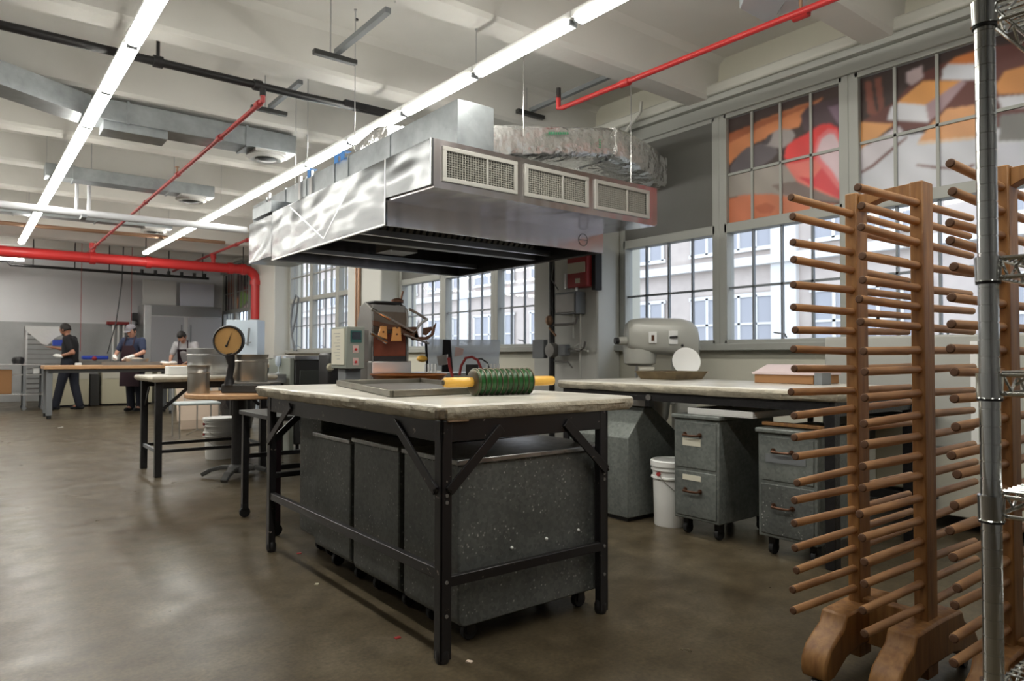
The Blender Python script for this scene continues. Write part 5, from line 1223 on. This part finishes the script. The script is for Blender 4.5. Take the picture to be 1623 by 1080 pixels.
# ------------------------------------------------------------ people
def remesh(o, vox, smooth=4):
    m = o.modifiers.new('remesh', 'REMESH'); m.mode = 'VOXEL'; m.voxel_size = vox
    s_ = o.modifiers.new('smooth', 'SMOOTH'); s_.iterations = smooth; s_.factor = .5
    dg = bpy.context.evaluated_depsgraph_get(); dg.update()
    me = bpy.data.meshes.new_from_object(o.evaluated_get(dg)); me.name = o.name
    old = o.data; o.modifiers.clear(); o.data = me
    if not me.materials: me.materials.append(old.materials[0])
    me.shade_smooth()
def limb(b, pts):
    for (p, r1), (q, r2) in zip(pts, pts[1:]):
        p, q = Vector(p), Vector(q); b.cyl(p, q, r1, r2, seg=12).ball(p, r1, seg=10).ball(q, r2, seg=10)
def hand(b, w, d, side, s=1.0):
    """palm from wrist w along direction d; side = unit vector across the palm toward the thumb"""
    w, d, side = Vector(w), Vector(d).normalized(), Vector(side).normalized(); n = d.cross(side)
    limb(b, [(w, .024), (w+d*.04, .030)]); b.obox(w+d*.06, (.02, .02, .02)); limb(b, [(w+d*.055-side*.022, .018), (w+d*.055+side*.022, .018)])
    for i, (off, ln) in enumerate(((-.032, .058), (-.011, .074), (.011, .080), (.032, .070))):
        a = w+d*.085+side*off; m_ = a+d*ln*.5-n*.006; e = m_+d*ln*.42-n*.022
        limb(b, [(a, .0095), (m_, .0088), (e, .0075)])
    a = w+d*.03+side*.028; limb(b, [(a, .013), (a+d*.03+side*.024, .011), (a+d*.055+side*.03-n*.012, .009)])
def person(label, base, f, J, mats, hair='short', cap=False, glove=None):
    """J: joints in (left, forward, up) metres; f: facing direction on the floor"""
    f = Vector(f).normalized(); sd = Vector((-f.y, f.x, 0)); base = Vector(base)
    t = thing('person', label, 'person', base)
    P = lambda v: base + sd*v[0] + f*v[1] + Vector((0, 0, v[2]))
    g = {k: P(v) for k, v in J.items()}
    hd = g['head']; hf = (P(J['look']) - hd).normalized(); hu = (hd - g['neck']).normalized(); hu = (hu - hf*hu.dot(hf)).normalized(); hs = hu.cross(hf)
    hm = Matrix((hs, hf, hu)).transposed()
    b = MB()
    limb(b, [(g['pelvis'], .135), (g['chest'], .135)]); limb(b, [(g['shL'], .06), (g['chest'], .11), (g['shR'], .06)]); limb(b, [(g['chest'], .09), (g['neck'], .055), (hd-hu*.05, .055)])
    for s_ in 'LR':
        limb(b, [(g['sh'+s_], .055), (g['el'+s_], .042), (g['wr'+s_], .027)])
        limb(b, [(g['pelvis'] + sd*(.09 if s_ == 'L' else -.09), .095), (g['kn'+s_], .062), (g['an'+s_], .042)])
        limb(b, [(g['an'+s_], .042), (g['an'+s_]+f*.13-Vector((0, 0, .045)), .035)])
    b.ball(hd, .098, (.80, .98, 1.22), 18, hm).ball(hd-hu*.055+hf*.03, .062, (.85, .95, .9), 12, hm)
    b.ball(hd+hf*.100-hu*.012, .017, (.75, 1.0, 1.6), 8, hm).ball(hd+hf*.088+hu*.03, .03, (1.9, .5, .35), 8, hm).ball(hd+hf*.086-hu*.058, .022, (1.2, .6, .45), 8, hm)
    for q in (1, -1): b.ball(hd+hs*.080*q-hf*.005-hu*.005, .026, (.4, .8, 1.2), 8, hm)
    for s_ in 'LR':
        d = (g['ha'+s_] - g['wr'+s_]); hand(b, g['wr'+s_], d, f if 'thumb'+s_ not in g else g['thumb'+s_]-g['wr'+s_])
    body = b.build('body', mats['skin'], t); remesh(body, .0075, 3)
    e = MB()
    for q in (1, -1): e.ball(hd+hf*.083+hs*.033*q+hu*.008, .010, (1, .7, .6), 8, hm)
    e.build('eyes', m_screen, t)
    e = MB().ball(hd+hf*.090-hu*.060, .017, (1.3, .5, .3), 8, hm); e.build('mouth', m_bronze, t)
    # hair
    b = MB()
    b.ball(hd+hu*.018-hf*.018, .106, (.84, .98, 1.18), 18, hm)
    h = b.bm
    cut = [v for v in h.verts if (v.co-hd).dot(hf) > .035 and (v.co-hd).dot(hu) < .055 or (v.co-hd).dot(hu) < -.07]
    bmesh.ops.delete(h, geom=cut, context='VERTS'); o = b.build('hair', m_hair, t)
    so = o.modifiers.new('thick', 'SOLIDIFY'); so.thickness = .012
    if mats.get('beard'): MB().ball(hd-hu*.075+hf*.045, .055, (.95, .85, .75), 12, hm).build('beard', m_hair, t)
    if cap:
        b = MB(); b.ball(hd+hu*.040-hf*.005, .110, (.86, 1.0, .95), 18, hm)
        bmesh.ops.delete(b.bm, geom=[v for v in b.bm.verts if (v.co-hd).dot(hu) < .045], context='VERTS')
        b.prism([hd+hu*.05+hf*.08+hs*.075, hd+hu*.045+hf*.15+hs*.05, hd+hu*.042+hf*.165, hd+hu*.045+hf*.15-hs*.05, hd+hu*.05+hf*.08-hs*.075], hu*.008)
        b.build('cap', m_capg, t)
    # shirt
    b = MB(); limb(b, [(g['pelvis']+Vector((0, 0, .03)), .155), (g['chest'], .155), (g['neck']-hu*.03, .075)]); limb(b, [(g['shL'], .075), (g['chest'], .13), (g['shR'], .075)])
    for s_ in 'LR': limb(b, [(g['sh'+s_], .075), (g['sh'+s_].lerp(g['el'+s_], .72), .062)])
    sh = b.build('shirt', mats['shirt'], t); remesh(sh, .012, 5)
    # trousers
    b = MB(); limb(b, [(g['pelvis']+sd*.07+Vector((0, 0, .02)), .13), (g['pelvis']-sd*.07+Vector((0, 0, .02)), .13)])
    for s_ in 'LR': limb(b, [(g['pelvis'] + sd*(.09 if s_ == 'L' else -.09), .115), (g['kn'+s_], .083), (g['an'+s_]+Vector((0, 0, .0)), .075)])
    tr = b.build('trousers', mats['trousers'], t); remesh(tr, .012, 5)
    for s_ in 'LR':
        b = MB(); a = g['an'+s_]; limb(b, [(a-f*.05-Vector((0, 0, .038)), .043), (a+f*.07-Vector((0, 0, .042)), .043), (a+f*.16-Vector((0, 0, .047)), .036)])
        for v in b.bm.verts: v.co.z = max(v.co.z, .004)
        b.build('shoe', m_blackc, t)
    if 'apron' in mats:
        b = MB(); top = g['chest']+f*.16; mid = g['pelvis']+f*.165+Vector((0, 0, .1)); lo = g['pelvis']+f*.17-Vector((0, 0, mats.get('apl', .42)))
        for A_, B_, wa, wb in ((top, mid, .11, .20), (mid, lo, .20, .21)):
            b.prism([A_+sd*wa, A_-sd*wa, B_-sd*wb, B_+sd*wb], f*.012)
        for q in (1, -1): b.tube([top+sd*.10*q, g['sh'+('L' if q > 0 else 'R')].lerp(g['neck'], .55)+Vector((0, 0, .055))+f*.05, g['neck']-f*.07], .012, seg=6)
        b.build('apron', mats['apron'], t)
    if glove:
        for s_ in glove:
            b = MB(); d = (g['ha'+s_] - g['wr'+s_]).normalized(); limb(b, [(g['wr'+s_]-d*.03, .036), (g['wr'+s_]+d*.09, .042), (g['wr'+s_]+d*.15, .022)]); b.build('glove', m_white, t)
    return t
p1 = person('person in a black shirt, dark cap and dark jeans bending over the counter at left', (1.60, 16.75, 0), -rt0, dict(
    pelvis=(0, -.02, .95), chest=(0, -.02, 1.33), neck=(0, .03, 1.50), head=(0, .09, 1.63), look=(0, .55, 1.42), shL=(.17, -.05, 1.44), shR=(-.17, .02, 1.44),
    elL=(.22, -.22, 1.16), wrL=(.20, .05, 1.09), haL=(.18, .14, 1.10), elR=(-.2, .20, 1.22), wrR=(-.18, .42, 1.27), haR=(-.17, .53, 1.28),
    knL=(.10, .10, .50), anL=(.10, .20, .085), knR=(-.10, -.06, .50), anR=(-.10, -.17, .085)), dict(skin=m_skin2, shirt=m_blackc, trousers=m_denim, beard=1), glove='L')
tag(MB().obox((1.60+.14, 16.75-.22, .86), (.06, .02, .10)).build('white_towel', m_white, org=(1.74, 16.5, .8), bevel=.02), 'white towel tucked at the hip of the person in black', 'towel')
p2 = person('person in navy shirt, apron and gray cap working over a bowl of dough', (2.62, 15.62, 0), -fw0 - rt0*.12, dict(
    pelvis=(0, 0, .95), chest=(0, .07, 1.30), neck=(0, .10, 1.47), head=(0, .14, 1.59), look=(0, .5, 1.40), shL=(.19, .08, 1.40), shR=(-.19, .08, 1.40),
    elL=(.28, .16, 1.17), wrL=(.17, .38, 1.08), haL=(.10, .45, 1.04), elR=(-.28, .16, 1.17), wrR=(-.17, .38, 1.08), haR=(-.10, .45, 1.04),
    knL=(.10, .02, .50), anL=(.10, -.02, .085), knR=(-.08, .04, .50), anR=(-.08, .0, .085)), dict(skin=m_skin, shirt=m_navy, trousers=m_denim, apron=m_apron, apl=.45), cap=True, glove='LR')
p3 = person('person in a light gray shirt and dark apron bending over the far counter', (3.72, 16.1, 0), -fw0, dict(
    pelvis=(0, -.10, .92), chest=(0, .12, 1.24), neck=(0, .24, 1.40), head=(0, .32, 1.50), look=(0, .50, 1.10), shL=(.20, .14, 1.34), shR=(-.20, .14, 1.34),
    elL=(.27, .22, 1.08), wrL=(.20, .40, .97), haL=(.14, .45, .95), elR=(-.27, .22, 1.08), wrR=(-.20, .40, .97), haR=(-.14, .45, .95),
    knL=(.10, .0, .48), anL=(.10, -.06, .085), knR=(-.10, .0, .48), anR=(-.10, -.06, .085)), dict(skin=m_skin, shirt=m_tee, trousers=m_denim, apron=m_apron))

# ------------------------------------------------------------ long wooden worktable and what stands on it
t = thing('worktable', 'long butcher block worktable with gray steel legs where the people work', 'table', (3.0, 14.8, 0))
MB().box(1.02, 5.0, 14.40, 15.25, .865, .925).build('wood_top', m_butcher, t, bevel=.006)
MB().box(1.08, 4.95, 14.44, 14.47, .80, .865).box(1.08, 4.95, 15.18, 15.21, .80, .865).build('apron', m_darkm, t)
for x in (1.10, 3.05, 4.9):
    for y in (14.50, 15.15):
        l = MB().box(x-.045, x+.045, y-.045, y+.045, .06, .865).build('leg', m_gbox, t, bevel=.003)
        MB().cyl((x, y, 0), (x, y, .06), .035).build('leg_foot', m_rubber, l)
t = thing('mixing_bowl', 'wide dark bowl of pale dough in front of the person in navy', 'bowl', (2.60, 15.07, .925))
MB().lathe([(0, 0), (.12, 0), (.18, .06), (.21, .12), (.20, .12), (.17, .06), (.11, .01), (0, .01)], (2.55, 15.05, .927), seg=28).build('bowl_body', m_steel, t)
MB().ball((2.55, 15.05, 1.0), .15, (1, 1, .45), 16).build('dough', m_orange, t)
t = thing('metal_pan', 'long shallow metal pan on the wooden worktable right of the towel', 'pan', (2.3, 14.7, .925))
MB().box(1.95, 2.9, 14.62, 14.9, .926, .93).box(1.95, 2.9, 14.61, 14.62, .926, .99).box(1.95, 2.9, 14.9, 14.91, .926, .99).box(1.94, 1.95, 14.61, 14.91, .926, .99).box(2.9, 2.91, 14.61, 14.91, .926, .99).build('pan_body', m_mgray, t)
t = thing('paper_pile', 'crumpled white papers at the right of the long metal pan', 'papers', (3.0, 14.6, .925))
b = MB()
for i in range(7): b.ball((3.0+random.uniform(-.12, .12), 14.55+random.uniform(-.06, .06), .955+random.uniform(0, .02)), .045, (1.2, 1, .6), 7)
b.build('crumpled_paper', m_white, t)
t = thing('cream_cabinet', 'cream enamel base cabinet behind the legs of the person in black', 'cabinet', (1.7, 17.8, 0), 'cream base cabinets')
def cream(t, x0, x1):
    MB().box(x0, x1, 17.60, 18.25, .04, .78).build('cabinet_body', m_cream, t, bevel=.01)
    MB().box(x0+.02, x1-.02, 17.64, 18.2, 0, .04).build('plinth', m_black, t); MB().box(x0+.01, x1-.01, 17.59, 17.60, .60, .76).build('drawer_band', m_cream2, t)
    MB().box(x0, x1, 17.58, 18.27, .78, .81).build('steel_top', m_steel, t)
cream(t, 1.26, 2.06)
t = thing('cream_cabinet', 'cream enamel base cabinet between the two standing people', 'cabinet', (2.8, 17.8, 0), 'cream base cabinets'); cream(t, 2.30, 3.30)
t = thing('cream_cabinet', 'cream enamel base cabinet right of the person in navy', 'cabinet', (3.9, 17.8, 0), 'cream base cabinets'); cream(t, 3.40, 4.4)
tag(MB().box(2.09, 2.27, 17.7, 18.2, 0, .7).build('dark_crate', m_darkm, org=(2.18, 17.9, 0), bevel=.01), 'dark crate standing in the gap between two cream cabinets', 'crate')
for x, l, c in ((1.95, 'gray plastic tote with blue lid pieces on the counter right of the person in black', m_mgray),):
    t = thing('plastic_tote', l, 'tote', (2.1, 17.9, .81))
    MB().box(1.85, 2.50, 17.75, 18.1, .812, 1.02).build('tote_body', c, t, bevel=.02); MB().box(1.95, 2.45, 17.8, 18.05, 1.02, 1.10).build('blue_contents', m_blue, t, bevel=.02)
    MB().ball((2.17, 17.75, 1.04), .05, (1, 1, 1), 8).build('red_cap', m_redd, t)
t = thing('white_container', 'white plastic container left of the person in navy', 'container', (2.75, 17.9, .81))
MB().lathe([(0, 0), (.09, 0), (.11, .26), (.10, .28), (0, .28)], (2.82, 17.9, .812), seg=20).build('container_body', m_white, t)
# far left: cart, sheet rack with plastic cover
t = thing('steel_cart', 'low steel cart with two shelves at the far left', 'cart', (.9, 17.4, 0))
MB().box(.3, 1.22, 17.1, 17.7, .90, .93).box(.3, 1.22, 17.1, 17.7, .30, .33).box(.7, 1.22, 17.12, 17.68, .70, .72).build('cart_shelves', m_steel, t, bevel=.003)
for x in (.33, .88, 1.19):
    for y in (17.13, 17.67): MB().box(x-.025, x+.025, y-.02, y+.02, .07, .90).cyl((x, y-.015, .04), (x, y+.015, .04), .04, seg=12).build('leg', m_gbox, t)
tag(MB().box(.38, .68, 17.2, 17.55, .332, .82).build('brown_box', m_card, org=(.6, 17.4, .33), bevel=.008), 'brown cardboard box on the lower shelf of the far left cart', 'box')
tag(MB().lathe([(0, 0), (.09, 0), (.11, .08), (.09, .13), (.04, .15), (0, .15)], (.78, 17.35, .932), seg=16).build('dark_tape_roll', m_black, org=(.78, 17.35, .93)), 'round dark object with a yellow patch on the cart', 'roll')
tag(MB().box(1.02, 1.14, 17.2, 17.35, .722, .86).build('white_jug', m_white, org=(1.08, 17.3, .72), bevel=.02), 'white jug on the middle shelf of the cart by the table leg', 'jug')
t = thing('sheet_rack', 'tall sheet pan rack under a clear plastic cover at the far left', 'rack', (1.15, 18.9, 0))
for x in (.98, 1.68):
    for y in (18.6, 19.2): MB().box(x-.018, x+.018, y-.018, y+.018, 0, 1.74).build('post', m_steel, t)
b = MB()
for z in [.25+.11*i for i in range(13)]: b.box(.99, 1.67, 18.61, 19.19, z, z+.012)
b.build('sheet_pans', m_mgray, t)
MB().prism([(.95, 18.55, 1.76), (1.71, 18.55, 1.76), (1.71, 18.55, 1.62), (1.50, 18.55, 1.50), (1.36, 18.55, 1.33), (1.26, 18.55, 1.36), (1.12, 18.55, 1.50), (.95, 18.55, 1.66)], (0, .01, 0)).box(.95, 1.71, 18.55, 19.23, 1.755, 1.765).build('plastic_cover', m_film, t)
tag(MB().box(1.45, 1.66, 18.42, 18.59, 1.32, 1.45).build('blue_bin', m_blue, org=(1.5, 18.4, 1.3), bevel=.01), 'small blue bin hooked in front of the covered sheet rack', 'bin')
t = thing('broom_holder', 'red topped rack of white brooms on the far wall', 'rack', (2.85, 20.3, 1.3))
MB().box(2.75, 3.25, 20.30, 20.46, 1.90, 1.98).build('red_rail', m_redd, t, bevel=.01)
for x in (2.9, 3.02, 3.14): MB().cyl((x, 20.36, 1.0), (x, 20.36, 1.9), .035, seg=10).build('white_tube', m_white, t)
tag(MB().box(3.32, 3.52, 20.28, 20.47, 2.02, 2.22).box(3.38, 3.46, 20.2, 20.3, 1.9, 2.0).build('wall_speaker', m_black, org=(3.4, 20.4, 2.0), bevel=.02), 'black wall speaker above the red broom rack', 'speaker')

# refrigerator with boards on top
t = thing('refrigerator', 'wide two door stainless refrigerator against the far wall', 'refrigerator', (4.3, 19.6, 0))
MB().box(3.44, 5.30, 19.45, 20.3, .12, 2.40).build('fridge_body', m_steel, t, bevel=.01)
for a, c in ((3.60, 4.36), (4.46, 5.28)):
    d = MB().box(a, c, 19.42, 19.45, .2, 2.10).build('door', mat('fridge_door', (.40, .40, .42), .45, .2), t, bevel=.006)
    xx = c-.06 if a < 4 else a+.06
    MB().cyl((xx, 19.38, 1.1), (xx, 19.38, 1.9), .015).build('handle', m_gbox, d)
MB().box(3.6, 5.28, 19.41, 19.45, 2.13, 2.38).build('top_grille_band', mat('fridge_band', (.28, .28, .28), .3, .8), t, bevel=.004)
for x in (3.55, 5.2): MB().cyl((x, 19.6, 0), (x, 19.6, .12), .03).build('leg', m_black, t)
tag(MB().box(3.46, 4.24, 19.75, 19.80, 2.402, 3.05).build('white_board', m_white, org=(3.85, 19.8, 2.4), bevel=.004), 'white board standing on the refrigerator at its left', 'board')
tag(MB().box(4.34, 5.18, 19.75, 19.80, 2.402, 3.02).build('white_board', m_whiteb, org=(4.75, 19.8, 2.4), bevel=.004), 'pale bluish white board standing on the refrigerator at its right', 'board')
t = thing('white_appliance', 'white sheet cabinet standing behind the amber dial scale', 'cabinet', (0, 0, 0))
p = atk(365, 508, 13.5); q = atk(414, 560, 13.5); t.location = ((p.x+q.x)/2, (p.y+q.y)/2, 0)
MB().obox(((p.x+q.x)/2, (p.y+q.y)/2, p.z/2), ((p-q).xy.length/2, .2, p.z/2), rot=-YAW).build('cabinet_body', mat('bluish_white_enamel', (.50, .58, .66), .35), t, bevel=.01)
c = (p+q)/2; MB().tube([atk(392, 548, 13.2), atk(395, 520, 13.2)], .02, seg=6).tube([atk(386, 545, 13.2), atk(398, 543, 13.2)], .01, seg=6).build('hanging_tongs', m_gbox, t)
# wire chair, board, trash bag
t = thing('wire_chair', 'light wire legged chair with a pale seat beyond the back marble table', 'chair', (2.42, 10.2, 0))
MB().box(2.18, 2.72, 9.95, 10.4, .44, .475).build('seat', mat('pale_seat', (.42, .47, .48), .5), t, bevel=.012)
for x, y in ((2.2, 9.97), (2.7, 9.97), (2.2, 10.38), (2.7, 10.38)): MB().tube([(x, y, 0), (x, y, .44)], .010, seg=8).build('leg', m_steel, t)
MB().tube([(2.2, 10.38, .44), (2.2, 10.42, .86), (2.7, 10.42, .86), (2.7, 10.38, .44)], .010, seg=8).tube([(2.36, 10.4, .47), (2.36, 10.42, .86)], .006, seg=6).tube([(2.54, 10.4, .47), (2.54, 10.42, .86)], .006, seg=6).build('backrest', m_steel, t)
MB().tube([(2.45, 10.1, .44), (2.45, 10.1, .1), (2.3, 10.0, .05)], .008, seg=6).tube([(2.45, 10.1, .1), (2.62, 10.25, .05)], .008, seg=6).build('wire_brace', m_steel, t)
tag(MB().obox((2.75, 11.3, .42), (.30, .02, .30), tilt=(R(-12), 0, 0)).box(2.5, 3.0, 11.22, 11.34, 0, .14).build('leaning_board', m_orange, org=(2.75, 11.3, 0), bevel=.004), 'pale tan board standing upright behind the wire chair', 'board')
t = thing('trash_bin', 'round trash bin lined with a crumpled black plastic bag', 'bin', (3.25, 11.0, 0))
b = MB(); pr = [(0, .0), (.20, 0), (.24, .30), (.28, .42), (.27, .60), (.20, .66), (.10, .62), (0, .64)]; b.lathe(pr, (3.25, 11.0, 0), seg=30)
rnd = random.Random(4)
for v in b.bm.verts:
    if v.co.z > .25: v.co += Vector((rnd.uniform(-.02, .02), rnd.uniform(-.02, .02), rnd.uniform(-.03, .03)))
b.build('bag_liner', m_bag, t); MB().lathe([(.18, .01), (.205, .01), (.245, .30), (.22, .30)], (3.25, 11.0, 0), seg=30).build('bin_body', m_darkm, t)
# small debris on the floor
for i, (px, py, m, l) in enumerate(((630, 1012, m_redd, 'tiny red paper scrap on the floor left of the near table leg'), (502, 927, m_cream, 'tiny yellow paper scrap on the floor left of the bins'), (744, 1050, m_orange, 'tiny pale crumb on the floor right of the near table leg'), (474, 878, m_redd, 'tiny reddish scrap under the far end of the near table'), (96, 678, m_white, 'tiny white scrap on the floor in front of the worktable leg'))):
    p = onZ(px, py, 0); tag(MB().obox((p.x, p.y, .002), (.012 if i < 4 else .05, .008, .0018), rot=i).build('paper_scrap', m, org=(p.x, p.y, 0)), l, 'scrap')
